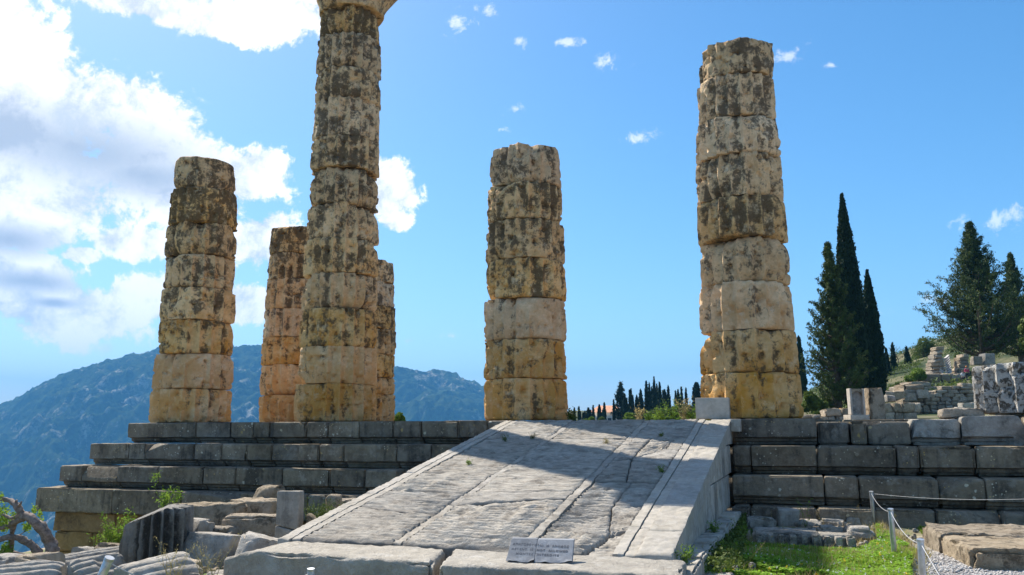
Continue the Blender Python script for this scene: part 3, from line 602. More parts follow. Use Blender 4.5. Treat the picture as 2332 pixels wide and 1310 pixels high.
# ------------------------------------------------------------------ ramp
RM = math.tan(0.17854)
ramp = thing('ramp', 'pale stone access ramp with tooled grooves rising to the temple platform', 'ramp', (-2.2, -3.4, -1.4))
def edge_wob(x, y, s=0): return fbm(np.stack([x*1.0, y*1.0, np.full(np.shape(x), 3.3+s)], 1), 3.2, 3, 61+s)*0.022
def slab(c, thick, seed, matn='ramp', ridge=1.0, dz=0.0, dx=0.075, dy=0.0135, parent=None, name='paving_slab', gap=0.006, rough=1.0):
    """c = four corners (x,y) front-left, front-right, back-right, back-left on the ramp plane"""
    c = np.array(c, float); cen = c.mean(0); c = cen+(c-cen)*(1-gap/np.maximum(np.abs(c-cen), 0.05))
    W_ = max(abs(c[1, 0]-c[0, 0]), abs(c[2, 0]-c[3, 0])); L_ = max(abs(c[3, 1]-c[0, 1]), abs(c[2, 1]-c[1, 1]))
    nu, nv = max(4, int(W_/dx)), max(4, int(L_/dy))
    u = np.concatenate([[0, 0.012/W_], np.linspace(0.04/W_, 1-0.04/W_, nu), [1-0.012/W_, 1]]); v = np.concatenate([[0, 0.012/L_], np.linspace(0.035/L_, 1-0.035/L_, nv), [1-0.012/L_, 1]])
    U_, V_ = np.meshgrid(u, v, indexing='ij'); a, b = U_[..., None], V_[..., None]
    P = (c[0]*(1-a)+c[1]*a)*(1-b)+(c[3]*(1-a)+c[2]*a)*b; x, y = P[..., 0].ravel(), P[..., 1].ravel()
    wk = 1.0 if matn == 'ramp' else 0.2; x2 = x+edge_wob(x, y)*wk; y2 = y+edge_wob(x, y, 1)*wk
    Q = np.stack([x2, y2, np.zeros_like(x2)], 1)
    ph = y2/0.085+fbm(Q*np.array([0.7, 0.7, 1]), 1.3, 2, 71)*0.55+fbm(Q*np.array([3, 1, 1]), 2.0, 2, 73)*0.25
    saw = np.abs((ph % 1.0)-0.5)*2; wear = np.clip(0.75+fbm(Q, 1.1, 3, 75)*0.9, 0.40, 1.25)
    h = (saw**1.5-0.5)*0.027*ridge*wear+(fbm(Q*np.array([1, 1.0, 1]), 1.5, 3, 76+seed)*0.008+fbm(Q*np.array([1, 1.6, 1]), 14, 3, 79)*0.0120+fbm(Q, 40, 2, 80)*0.004)*rough; gtone = np.clip((1-saw)**1.6*min(ridge, 1.3)*wear*1.15+fbm(Q*np.array([1, 1.4, 1]), 9, 3, 91)*0.9-0.25, 0, 1)  # darker towards the groove bottoms, broken up by noise
    e = np.minimum(np.minimum(U_*W_, (1-U_)*W_)+(0.006 if W_ > 0.7 else 0.0)+(0.02 if W_ < 0.2 else 0), np.minimum(V_*L_, (1-V_)*L_)).ravel(); ed = np.exp(-e/0.010)*(1.0 if matn == 'ramp' else 0.35)
    ev = np.exp(-np.minimum(V_*L_, (1-V_)*L_).ravel()/0.014)*(1.0 if matn == 'ramp' and W_ > 0.2 else 0.3); h -= ed*(0.010+0.02*np.clip(fbm(Q, 5, 2, 81)+0.1, 0, 1))+ev*0.022*np.clip(0.7+fbm(Q, 2.5, 2, 82)*1.5, 0.2, 1.6)
    z = RM*y2+h+dz; top = np.stack([x2, y2, z], 1); nu2, nv2 = U_.shape; I = np.arange(nu2*nv2).reshape(nu2, nv2)
    F = [np.stack([I[:-1, :-1].ravel(), I[1:, :-1].ravel(), I[1:, 1:].ravel(), I[:-1, 1:].ravel()], 1)]
    per = np.concatenate([I[:, 0], I[-1, 1:], I[-2::-1, -1], I[0, -2:0:-1]]); bot = top[per].copy(); bot[:, 2] -= thick; nb = len(per); b0 = nu2*nv2
    k = np.arange(nb); k2 = (k+1) % nb; F.append(np.stack([per[k], b0+k, b0+k2, per[k2]], 1))
    V = np.concatenate([top, bot]); o = put(name, V, np.concatenate(F), M[matn], parent or ramp, sharp=60)
    at = o.data.attributes.new('groove_tone', 'FLOAT', 'POINT'); at.data.foreach_set('value', np.concatenate([np.maximum(np.maximum(gtone, np.exp(-e/0.012)*0.7), np.clip(ev*1.2, 0, 1)), np.ones(nb)]).astype(np.float32)); return o
def R2(px, py): n_ = np.array([0, -math.sin(0.17854), math.cos(0.17854)]); q = PN(px, py, n_, np.zeros(3)); return (float(q[0]), float(q[1]))
A0, A1, A2, A3, A4 = -3.94, -2.93, -2.85, -1.68, -1.585; A5 = -0.80
YB = -6.72
S = []
# left lane
S += [[(A0, YB), (A1, YB+0.02), (A1, -4.90), (A0, -4.86)], [(A0, -4.86), (A1, -4.90), (A1, -3.93), (A0, -3.95)], [(A0, -3.95), (A1, -3.93), (A1, -1.62), (A0, -1.60)], [(A0, -1.60), (A1, -1.62), (A1, -0.02), (A0, -0.02)]]
# middle lane
S += [[(A2, YB+0.02), (A3, YB), (A3, -5.02), (A2, -5.35)], [(A2, -5.35), (A3, -5.02), (A3, -4.72), (A2, -4.82)], [(A2, -4.82), (A3, -4.72), (A3, -3.62), (A2, -3.55)], [(A2, -3.55), (A3, -3.62), (A3, -2.02), (A2, -2.05)], [(A2, -2.05), (A3, -2.02), (A3, -1.60), (A2, -1.62)], [(A2, -1.62), (A3, -1.60), (A3, -0.02), (A2, -0.02)]]
# right lane, with its broken corners
c1, c2, c3 = (-1.06, YB), (-0.95, -6.15), (A5, -5.95)
S += [[(A4, YB), c1, c2, (A4, -6.0)], [c1, (A5, YB), c3, c2], [(A4, -6.0), c2, (-1.12, -5.2), (A4, -5.15)], [c2, c3, (A5, -5.1), (-1.12, -5.2)], [(A4, -5.15), (-1.12, -5.2), (-1.12, -4.18), (A4, -4.18)], [(-1.12, -5.2), (A5, -5.1), (A5, -4.16), (-1.12, -4.18)],
      [(A4, -4.16), (-1.2, -4.14), (-1.35, -3.0), (A4, -3.1)], [(-1.2, -4.14), (A5, -4.12), (A5, -3.35), (-1.0, -2.75)], [(A4, -3.1), (-1.35, -3.0), (-1.3, -1.65), (A4, -1.62)], [(A5, -3.35), (A5, -2.35), (-0.95, -2.3), (-1.0, -2.75)], [(-1.35, -3.0), (-1.0, -2.75), (-0.95, -1.66), (-1.3, -1.65)], [(-0.95, -2.3), (A5, -2.35), (A5, -1.66), (-0.95, -1.66)],
      [(A4, -1.62), (A5, -1.64), (A5, -0.02), (A4, -0.02)]]
S[0:1] = [[(A0, YB), (A1, YB+0.02), (A1, -5.75), (A0, -5.55)]]; S.append([(A0, -5.55), (A1, -5.75), (A1, -4.90), (A0, -4.86)])
S[17] = [(-1.2, -4.14), (A5, -4.12), (A5, -3.35), (-1.35, -3.0)]; S[19] = [(-1.35, -3.0), (A5, -3.35), (A5, -2.35), (-1.0, -2.35)]; S[20] = [(-1.35, -3.0), (-1.0, -2.35), (-0.95, -1.66), (-1.3, -1.65)]; S[21] = [(-1.0, -2.35), (A5, -2.35), (A5, -1.66), (-0.95, -1.66)]
for i, c in enumerate(S):
    dz = {14: -0.03, 15: -0.034, 16: 0.0, 5: 0.012, 6: 0.0, 4: -0.008, 12: -0.03, 13: -0.03, 10: -0.03, 11: -0.045, 8: -0.01, 1: 0.008, 2: -0.006, 3: 0.004, 7: 0.006, 17: -0.008, 18: 0.008}.get(i, 0.0)
    slab(c, 0.22, i, gap=0.006, ridge=1.7 if i in (10, 12, 13, 14, 15) else (0.45 if i in (5, 11, 19, 21) else 1.25), dz=dz)
# smooth raised bands between the lanes and along both edges
def bands(xa, xb, cuts, dz, dxy=0.05):
    for a, b in zip(cuts[:-1], cuts[1:]): slab([(xa, a), (xb, a), (xb, b), (xa, b)], 0.2, int(-a*7), 'ramp' if A0 < xa < A5 else 'ramp_band', ridge=0.25 if A0 < xa < A5 else 0.0, dz=-0.003 if A0 < xa < A5 else dz, dx=0.02, dy=0.03, name='smooth_band', gap=0.001, rough=0.7)
bands(A1, A2, [YB+0.02, -5.36, -4.85, -3.6, -1.62, -0.02], 0.002)
bands(A3, A4, [YB, -5.02, -4.16, -2.05, -1.6, -0.02], 0.002)
bands(RXL, -4.045, [YB-0.05, -5.02, -3.95, -1.6, -0.02], 0.010); bands(-4.04, A0-0.005, [YB, -4.9, -3.95, -1.6, -0.02], 0.003)
bands(A5+0.005, -0.70, [YB, -5.95, -5.1, -4.14, -2.35, -1.64, -0.02], 0.004); bands(-0.695, -0.60, [YB, -5.95, -4.14, -2.35, -1.64, -0.02], -0.010)
bands(-0.595, RXR, [YB-0.02, -6.05, -5.2, -4.3, -4.0, -2.9, -2.35, -1.64, -0.9, -0.02], 0.010)
# core and side wall
def ramp_top(y): return RM*y
V, F = boxgrid([RXL+0.05, RXR-0.16], np.linspace(YB+0.05, -0.02, 12), [0, 1]); lo = V[:, 2] < 0.5; V[:, 2] = np.where(lo, -1.72, RM*V[:, 1]-0.19); V = V[np.arange(len(V))]
put('core_masonry', V, F, M['wallface'], ramp, smooth=False)
def wall_course(za, zb, joints, x0, x1, matn='wallface'):
    global sd
    for a, b in zip(joints[:-1], joints[1:]):
        sd += 1; t0, t1 = min(zb, RM*a-0.075), min(zb, RM*b-0.075)
        if t1-za < 0.05: continue
        if t0 < za+0.01:
            a = (za+0.075)/RM+0.05; t0 = za+0.012
            if b-a < 0.06: continue
        hgt = max(t0, t1)-za; V, F = stone(x1-x0, b-a-0.008, hgt, sd, 0.008, 0.014, 0.004, 0.07, 0, 3, 0.002)
        ty = np.clip((V[:, 1]+(b-a)/2)/(b-a), 0, 1); yy = a+ty*(b-a); tp = np.minimum(zb, RM*yy-0.075)-0.004
        V[:, 2] = V[:, 2]/hgt*(tp-za); V += np.array([(x0+x1)/2, (a+b)/2, za]); put('wall_block', V, F, M[matn], ramp, sharp=45)
def joints(a, b, lo, hi):
    r = [a]
    while r[-1] < b-lo: r.append(min(b, r[-1]+random.uniform(lo, hi)))
    r[-1] = b; return r
for xo, xi in ((RXR-0.004, RXR-0.15), (RXL+0.15, RXL+0.004)):
    x0, x1 = min(xo, xi), max(xo, xi)
    wall_course(-0.40, 0.0, joints(-2.6, -0.0, 0.28, 0.5), x0, x1); wall_course(-0.83, -0.408, joints(-5.0, -0.5, 0.28, 0.55), x0, x1); wall_course(-1.30, -0.838, joints(-6.75, -0.9, 0.3, 0.6), x0, x1)
# end block of the coping against the platform
V, F = stone(0.15, 0.3, 0.20, 777, 0.008, 0.01, 0.002, 0.06); put('wall_block', V+np.array([RXR+0.075, -0.12, -0.205]), F, M['wallface'], ramp, sharp=45)
yy = -6.9
for i in range(9):
    ln = random.uniform(0.5, 0.75); b = min(yy+ln, -1.3); sd += 1
    V, F = stone(0.30, b-yy-0.012, 0.26, sd, 0.02, 0.06, 0.008, 0.07, 0, 3, 0.004); put('plinth_block', V+np.array([RXR+0.045, (yy+b)/2, -1.565+0.03*(i % 2)]), F, M['wallface'], ramp, sharp=45); yy = b
    if yy > -1.35: break
# rough second plinth and the rubble corner at the foot of the ramp
for i, (y_, z_, dx, dy, dz) in enumerate([(-5.2, -1.66, 0.36, 0.8, 0.2), (-6.0, -1.66, 0.40, 0.7, 0.24), (-6.65, -1.66, 0.42, 0.55, 0.26), (-4.35, -1.66, 0.34, 0.75, 0.19)]):
    sd += 1; V, F = stone(dx, dy, dz, sd, 0.05, 0.12, 0.02, 0.07, 2, 3, 0.008); put('plinth_block', V+np.array([RXR+0.27, y_, z_]), F, M['broken'], ramp, sharp=45)
# ------------------------------------------------------------------ threshold slabs and the sign at the foot of the ramp
def quadstone(c, z0, z1, seed, bev=0.03, chip=0.06, rough=0.01, step=0.08, planes=0, fs=2.0, fine=0.006):
    """stone whose plan is the quad c (front-left, front-right, back-right, back-left)"""
    c = np.array(c, float); wx = (np.linalg.norm(c[1]-c[0])+np.linalg.norm(c[2]-c[3]))/2; wy = (np.linalg.norm(c[3]-c[0])+np.linalg.norm(c[2]-c[1]))/2
    V, F = stone(wx, wy, z1-z0, seed, bev, chip, rough, step, planes, fs, fine)
    u = (V[:, 0]/wx+0.5)[:, None]; v = (V[:, 1]/wy+0.5)[:, None]; P = (c[0]*(1-u)+c[1]*u)*(1-v)+(c[3]*(1-u)+c[2]*u)*v
    return np.column_stack([P, V[:, 2]+z0]), F
def lone(name, V, F, m, label, cat, group=None, sharp=48): return put(name, V, F, M[m], None, sharp=sharp, label=label, cat=cat, group=group)
V, F = quadstone([(-4.30, -7.42), (-2.12, -7.56), (-2.36, -6.75), (-4.42, -6.75)], -1.70, -1.232, 501, 0.035, 0.10, 0.010, 0.05, 0, 2.3, 0.010)
V[:, 2] -= 0.10*sstep(-V[:, 0], 3.85, 4.5)
lone('threshold_slab', V, F, 'pale', 'long rough pale slab before the left half of the ramp foot', 'stone slab', 'slabs at the foot of the ramp')
V, F = quadstone([(-2.03, -7.62), (-0.10, -7.52), (-0.16, -6.77), (-2.27, -6.75)], -1.72, -1.232, 502, 0.035, 0.09, 0.009, 0.05, 0, 2.6, 0.010)
lone('threshold_slab', V, F, 'pale', 'rough pale slab under the engraved sign, before the right half of the ramp foot', 'stone slab', 'slabs at the foot of the ramp')
# engraved notice: a leaning marble plate broken in two
def make_sign():
    a = np.array([-1.545, -7.37]); b = np.array([-1.005, -7.285]); L = np.linalg.norm(b-a); ang = math.atan2(b[1]-a[1], b[0]-a[0])
    t = thing('engraved_sign', 'small grey engraved stone notice, cracked in two, standing on the slab at the ramp foot', 'sign', (a[0], a[1], -1.225))
    H, lean = 0.165, 0.19
    for i, (u0, u1, v0, v1) in enumerate([(0, 0.426, 0.0, 0.405), (0.431, 1.0, 0.410, 0.97)]):
        V, F = stone(1, 1, 1, 610+i, 0.025, 0.0, 0.0, 0.05)
        Q = V.copy(); s_, d_, h_ = V[:, 0]+0.5, V[:, 1]+0.5, V[:, 2]
        Q[:, 0] = (((u0+(u1-u0)*s_)*(1-h_)+((v0+(v1-v0)*s_))*h_)+(0.03 if True else 0)*h_)*L
        Q[:, 1] = d_*0.075*(1.0-0.1*h_)+h_*lean; Q[:, 2] = h_*H*(1-0.02*i)
        Q += 0.0006*np.stack([fbm(Q, 14, 3, 5), fbm(Q, 14, 3, 6), fbm(Q, 14, 3, 7)], 1)
        ch = np.clip(fbm(Q*np.array([1, 1, 0.2]), 13, 2, 8+i), 0, 1)*np.exp(-Q[:, 2]/0.02)*0.022; Q[:, 2] += ch*(Q[:, 1] < 0.05)
        V = rotz(Q, ang)+np.array([a[0], a[1], -1.225]); put('stone_piece', V, F, M['sign'], t, sharp=45)
    rows = [('\u0391\u03a0\u0391\u0393\u039f\u03a1\u0395\u03a5\u0395\u03a4\u0391\u0399  \u0397  \u0391\u039d\u039f\u0394\u039f\u03a3', 0.035, 0.118, 0.475), ('ASCENT  IS  NOT  ALLOWED', 0.032, 0.085, 0.475), ('MONTEE  INTERDITE', 0.072, 0.053, 0.36)]
    th = math.atan2(H, lean)
    for s_, x0, zz, wd in rows:
        cu = bpy.data.curves.new('inscription', 'FONT'); cu.body = s_; cu.size = 0.031; cu.extrude = 0.0003; cu.offset = 0.0007; cu.space_character = 1.25; cu.resolution_u = 2
        o = bpy.data.objects.new('inscription', cu); COL.objects.link(o); cu.materials.append(M['letter']); o.parent = t
        bpy.context.view_layer.update(); w0 = max(o.dimensions.x, 0.01); sx = wd/w0
        yy = zz/H*lean-0.0010; p = rotz(np.array([[x0, yy, zz]]), ang)[0]
        me = bpy.data.meshes.new_from_object(o); bpy.data.objects.remove(o); o = bpy.data.objects.new('inscription', me); COL.objects.link(o); o.parent = t; o['kind'] = 'stuff'
        o.matrix_basis = Matrix.Translation(tuple(p)) @ Matrix.Rotation(ang, 4, 'Z') @ Matrix.Rotation(th, 4, 'X') @ Matrix.Rotation(-0.035, 4, 'Z') @ Matrix.Diagonal((sx, 1.0, 1.0, 1.0))
make_sign()

# ------------------------------------------------------------------ ruins on the left
def at(px, py, D, ground=None): return PD(px, py, D)
def fix_drum(px, pyb, D, r, h, seed, **k):
    p = PD(px, pyb, D); V, F = drum(0, 0, 0, h, r, r*0.98, seed, **k); return V, F, p
# upright fluted drum
p = PD(356, 1303, 9.3)
V, F = drum(0, 0, 0, 0.80, 0.405, 0.39, 520, wear=-0.35, er=0.006, top=0.03, nth=160, phase=0.5)
rr = np.hypot(V[:, 0], V[:, 1]); fl = np.abs(np.sin((np.arctan2(V[:, 1], V[:, 0])-0.5)*10)); V[:, :2] *= (1-0.24*fl**0.75*(rr > 0.3))[:, None]
nv = np.array([-0.32, -0.24, 0.915]); ov = V@nv-0.715; V -= np.clip(ov, 0, None)[:, None]*nv*0.95
nv = np.array([0.90, 0.43, 0.0]); ov = V@nv-0.33; V -= np.clip(ov, 0, None)[:, None]*nv*0.95
fd = lone('fluted_drum', V+np.array([p[0], p[1], -1.82]), F, 'darkgrey', 'dark fluted drum fragment standing upright, its top left corner broken off', 'column fragment', 'fallen fluted column pieces', 40)
at_ = fd.data.attributes.new('flute_shade_stain', 'FLOAT', 'POINT'); at_.data.foreach_set('value', drum.stain.astype(np.float32))  # same painted flute shading and stain on the upright drum
def plank(px0, py0, D0, px1, py1, D1, wd, nf, seed, label, tilt=0.42, thick=0.22, rid=0.045):
    """a long splinter of a fluted shaft lying with its reeded face up"""
    a, b = PD(px0, py0, D0), PD(px1, py1, D1); L = np.linalg.norm(b-a); e3 = (b-a)/L
    cd = CAM-a; cd[2] = 0; cd /= np.linalg.norm(cd); u = np.array([0, 0, 1.0])*math.cos(tilt)+cd*math.sin(tilt); u -= e3*(u@e3); u /= np.linalg.norm(u); v = np.cross(u, e3)
    if v@cd < 0: v = -v
    ns, nl = nf*12+1, max(24, int(L/0.03)); s_ = np.linspace(-1, 1, ns); t_ = np.linspace(0, 1, nl); S_, T_ = np.meshgrid(s_, t_, indexing='ij')
    Q = np.stack([S_.ravel()*wd/2, T_.ravel()*L, np.full(S_.size, seed*3.1)], 1)
    rg = np.abs(np.sin(np.pi*nf*(S_.ravel()+1)/2+fbm(Q, 1.2, 2, seed)*0.25))**0.55
    hz = -0.16*wd*S_.ravel()**2+rid*rg*(1-0.5*np.clip(fbm(Q, 2.2, 3, seed+1)+0.1, 0, 1))+fbm(Q, 5, 4, seed+2)*0.010+fbm(Q, 24, 3, seed+3)*0.005-np.clip(fbm(Q, 2.6, 2, seed+4)-0.35, 0, 1)*0.12
    tt = T_.ravel()*L+(T_.ravel()-0.5)*2*fbm(np.column_stack([Q[:, 0], Q[:, 0]*0, Q[:, 2]]), 5, 3, seed+5)*0.12
    hz -= 0.05*(np.exp(-T_.ravel()*L/0.03)+np.exp(-(1-T_.ravel())*L/0.03))*0.6
    top = a+v*(S_.ravel()*wd/2)[:, None]+e3*tt[:, None]+u*(hz-rid)[:, None]; I = np.arange(ns*nl).reshape(ns, nl)
    per = np.concatenate([I[:, 0], I[-1, 1:], I[-2::-1, -1], I[0, -2:0:-1]]); bot = top[per]-u*thick*0.6-np.array([0, 0, thick*0.7])+fbm(top[per], 4, 3, seed+6)[:, None]*0.03; n0 = ns*nl; k = np.arange(len(per)); k2 = (k+1) % len(per)
    F1 = np.stack([I[:-1, :-1].ravel(), I[1:, :-1].ravel(), I[1:, 1:].ravel(), I[:-1, 1:].ravel()], 1); F2 = np.stack([per[k2], n0+k2, n0+k, per[k]], 1)
    V = np.concatenate([top, bot]); nrm = np.cross(V[F1[5, 1]]-V[F1[5, 0]], V[F1[5, 3]]-V[F1[5, 0]])
    if nrm@u < 0: F1 = F1[:, ::-1]; F2 = F2[:, ::-1]
    lone('fallen_column_piece', V, np.concatenate([F1, F2]), 'grey', label, 'column fragment', 'fallen fluted column pieces', 42)
plank(112, 1281, 8.9, 352, 1249, 9.3, 0.66, 7, 531, 'long fallen fluted shaft lying just left of the upright fluted drum')
plank(-60, 1306, 7.9, 132, 1287, 8.2, 0.60, 6, 532, 'fluted shaft lying in the bottom left corner below the bare tree')
plank(165, 1300, 8.0, 300, 1270, 8.4, 0.52, 5, 533, 'broken fluted shaft with a dark jagged end behind the leaning steel post', tilt=0.6, thick=0.3)
plank(292, 1292, 7.7, 428, 1262, 8.1, 0.50, 4, 534, 'lichened fluted chunk with a chopped right end under the upright drum', tilt=0.30, thick=0.35, rid=0.03)
def rock(px, py, D, dx, dy, dz, zb, seed, m, label, name='rough_block', cat='stone block', group='tumbled blocks left of the ramp', ang=0.0, planes=1, bev=0.04, chip=0.08, tilt=None, rough=0.02, step=0.06):
    p = PD(px, py, D); V, F = stone(dx, dy, dz, seed, bev, chip, rough, step, planes, 2.6, 0.010)
    if tilt: V = rot(V, tilt[0], tilt[1])
    V = rotz(V, ang)+np.array([p[0], p[1], zb]); return lone(name, V, F, m, label, cat, group)
rock(478, 1160, 11.3, 0.86, 0.62, 0.66, -1.80, 541, 'rubble', 'flat topped tan block directly right of the upright fluted drum', ang=-0.12)
rock(585, 1175, 10.4, 0.78, 0.42, 0.62, -1.82, 542, 'rubble', 'large pitted tan block just left of the upright grey post', ang=0.28, planes=0, chip=0.05)
rock(497, 1190, 10.1, 0.42, 0.42, 0.52, -1.82, 543, 'rubble', 'pitted tan block with a rounded left shoulder, above the dark slanting stone', ang=0.2, bev=0.08)
rock(585, 1160, 12.2, 0.75, 0.5, 0.66, -1.82, 544, 'rubble', 'tan block showing only its mossy top behind the large pitted block', ang=0.1)
rock(612, 1145, 12.6, 0.42, 0.35, 0.30, -1.28, 545, 'rubble', 'small rough lump below the platform edge, left of the grey post', planes=2, bev=0.07)
rock(483, 1240, 9.3, 0.56, 0.5, 0.60, -1.84, 546, 'grey', 'dark grey stone with a sunlit slanting top beside the upright fluted drum', ang=-0.2, planes=4)
rock(448, 1200, 9.9, 0.3, 0.35, 0.60, -1.8, 547, 'grey', 'small grey stone wedged between the fluted drum and the tan blocks', planes=2)
rock(577, 1240, 9.1, 0.50, 0.40, 0.50, -1.80, 548, 'grey', 'pale fluted splinter with a bright broken left face', name='fluted_splinter', ang=0.5, planes=4, tilt=('y', 0.25))
rock(560, 1262, 8.7, 0.45, 0.3, 0.24, -1.76, 549, 'grey', 'low grey chip lying before the pale splinter', planes=3)
rock(520, 1290, 7.9, 0.34, 0.28, 0.20, -1.66, 550, 'grey', 'small rounded stone at the left end of the long threshold slab', planes=2, bev=0.06)
rock(502, 1310, 7.6, 0.36, 0.30, 0.20, -1.68, 551, 'pale', 'flat pale stone at the bottom edge, left of the long threshold slab', planes=0)
rock(640, 1235, 8.9, 0.3, 0.25, 0.35, -1.75, 552, 'rubble', 'small tan chunk tucked beside the lower left corner of the ramp', planes=2)
rock(762, 1150, 11.1, 0.19, 0.18, 0.62, -1.62, 553, 'rubble', 'small knob shaped stone poking up behind the left edge of the ramp', name='small_stone', bev=0.06, planes=2)
rock(795, 1150, 11.6, 0.5, 0.3, 0.55, -1.66, 554, 'rubble', 'low tan block half hidden behind the left edge of the ramp', planes=0)
for i, (px, py, D, s_, z) in enumerate([(430, 1290, 8.6, .26, -1.72), (395, 1300, 8.3, .2, -1.7), (600, 1262, 8.9, .2, -1.72), (250, 1252, 9.6, .3, -1.72), (200, 1262, 9.6, .35, -1.8), (450, 1312, 7.6, .22, -1.66), (90, 1300, 8.6, .4, -1.75), (15, 1300, 8.9, .4, -1.8), (620, 1215, 10.0, .25, -1.72), (545, 1225, 9.9, .3, -1.75)]):
    lab = ['grey chip at the right foot of the upright fluted drum', 'flat chip before the upright fluted drum', 'little chip beside the pale splinter', 'grey chunk behind the long fallen shaft, under the bright green sprig', 'grey chunk below the orange foundation blocks', 'little flat chip at the bottom edge among the dry stalks', 'grey chunk behind the shaft in the bottom left corner', 'grey chunk under the lowest bare branch', 'little tan chip beside the foot of the grey post', 'tan chip in the dark gap between the pitted blocks'][i]
    rock(px, py, D, s_, s_*0.8, s_*0.6+0.1, z, 560+i, 'grey' if i % 3 else 'rubble', lab, name='small_stone', planes=3, bev=0.05, step=0.05)
# loose chips between the big blocks: too many and too small to tell apart
r = np.random.default_rng(44); n = 420; x = r.uniform(-9.0, -4.6, n); y = r.uniform(-8.4, -3.0, n); cs_ = []
for i in range(n):
    V, F = stone(*(np.clip(r.gamma(2.5, 0.022, 3), 0, 0.12)+0.03), 4000+i, 0.02, 0.03, 0.012, 0.06, 2, 4.0); V = rotz(V, r.uniform(0, 6))+np.array([x[i], y[i], float(ground_z(x[i:i+1], y[i:i+1])[0])-0.01]); cs_.append((V, F))
V, F = join(cs_); put('stone_chips', V, F, M['rubble'], None, sharp=40, label='small stone chips scattered between the fallen blocks on the left', cat='rubble', kind='stuff')
# upright grey post in two cracked pieces
p = PD(660, 1165, 9.8); t = thing('upright_post', 'upright grey brown cracked post beside the lower left edge of the ramp', 'stone post', (p[0], p[1], -1.75))
V, F = stone(0.285, 0.16, 0.46, 571, 0.012, 0.03, 0.006, 0.05); V[:, 2] += (V[:, 2] > 0.3)*V[:, 0]*-0.20; put('lower_piece', rotz(V, 0.18)+np.array([p[0], p[1], -1.75]), F, M['greypost'], t, sharp=45)
V, F = stone(0.28, 0.155, 0.42, 572, 0.012, 0.03, 0.006, 0.05); V[:, 2] += (V[:, 2] < 0.1)*V[:, 0]*-0.20; put('upper_piece', rotz(V, 0.17)+np.array([p[0], p[1], -1.282]), F, M['greypost'], t, sharp=45)
V, F = stone(0.12, 0.14, 0.62, 573, 0.02, 0.04, 0.01, 0.05, 1); lone('stone_stump', rotz(V, 0.2)+np.array([p[0]+0.24, p[1]+0.12, -1.75]), F, 'rubble', 'narrow broken stump close behind the right side of the grey post', 'stone block')

# ------------------------------------------------------------------ blocks in the grass on the right
GZ = -1.52
def rstone(x0, x1, yb, hpx, dep, seed, m, label, name='loose_block', planes=1, bev=0.035, chip=0.07, ang=0.0, z=GZ-0.02, tilt=None, step=0.055, grp='blocks lying in the grass right of the ramp', add=None):
    a, b = PZ(x0, yb, z), PZ(x1, yb, z); c = (a+b)/2; wd = np.linalg.norm(b-a); D = (c-CAM)@_F; h = hpx/CF*D
    V, F = stone(wd, dep, h, seed, bev, chip, 0.014, step, planes, 3.0, 0.008)
    if add: V, F = add(V, F, wd, dep, h)
    V[:, 1] += dep/2
    if tilt: V = rot(V, tilt[0], tilt[1])
    V = rotz(V, YAW*0.45+ang)+np.array([c[0], c[1], z]); return lone(name, V, F, m, label, 'stone block', grp), c, wd, h
rstone(1708, 1778, 1192, 30, 0.34, 701, 'grey', 'long dark block at the back left of the heap, against the lowest step', planes=0)
rstone(1704, 1766, 1208, 28, 0.34, 702, 'broken', 'slanting broken slab with grooves at its right end, left of the upright grey cube', planes=3, tilt=('y', 0.1))
rstone(1773, 1822, 1206, 44, 0.26, 703, 'greypost', 'upright grey cube shaped block, tallest stone in the grass', planes=0, chip=0.03, tilt=('y', 0.06), bev=0.02)
rstone(1822, 1898, 1194, 20, 0.3, 704, 'broken', 'long flat pale block behind and right of the grey cube', planes=0)
rstone(1824, 1872, 1206, 20, 0.25, 705, 'grey', 'low grey block right beside the upright cube', planes=1)
rstone(1872, 1928, 1204, 19, 0.25, 706, 'broken', 'low pale block in the middle of the heap, behind the dry stalks', planes=0)
rstone(1930, 1968, 1204, 25, 0.28, 707, 'broken', 'moulded block with fine ridges at its right end', name='moulded_block', planes=1, bev=0.05)
rstone(1934, 1998, 1238, 34, 0.42, 708, 'broken', 'big pale topped boulder at the right end of the heap', planes=2, bev=0.08)
rstone(1718, 1790, 1218, 11, 0.28, 709, 'grey', 'thin flat slab behind the long toothed block, left half', planes=0)
rstone(1790, 1872, 1220, 11, 0.28, 710, 'grey', 'thin flat slab behind the long toothed block, right half', planes=0)
rstone(1868, 1926, 1226, 24, 0.26, 711, 'broken', 'knobbly block between the boulder and the long toothed block', planes=2)
rstone(1697, 1735, 1262, 18, 0.25, 712, 'grey', 'small dark slab at the left foot of the long toothed block', planes=0)
def teeth(n, seed):
    def f(V, F, wd, dep, h):
        ps = [(V, F)]
        for i in range(n):
            tv, tf = stone(wd/n*0.60, 0.09, h*0.52, seed+i, 0.015, 0.05, 0.01, 0.03, 0, 6, 0.006)
            tv += np.array([-wd/2+(i+0.5)*wd/n, -dep/2-0.03, h*0.42]); ps.append((tv, tf))
        V2, F2 = join(ps); return V2, F2[0]
    return f
rstone(1722, 1868, 1262, 46, 0.36, 720, 'broken', 'long block with a row of worn teeth along its front', name='toothed_block', planes=0, ang=-0.05, add=teeth(6, 722), chip=0.10)
rstone(1872, 1950, 1262, 42, 0.34, 730, 'broken', 'short toothed block with a flat pale top, right of the long toothed one', name='toothed_block', planes=0, add=teeth(3, 735))
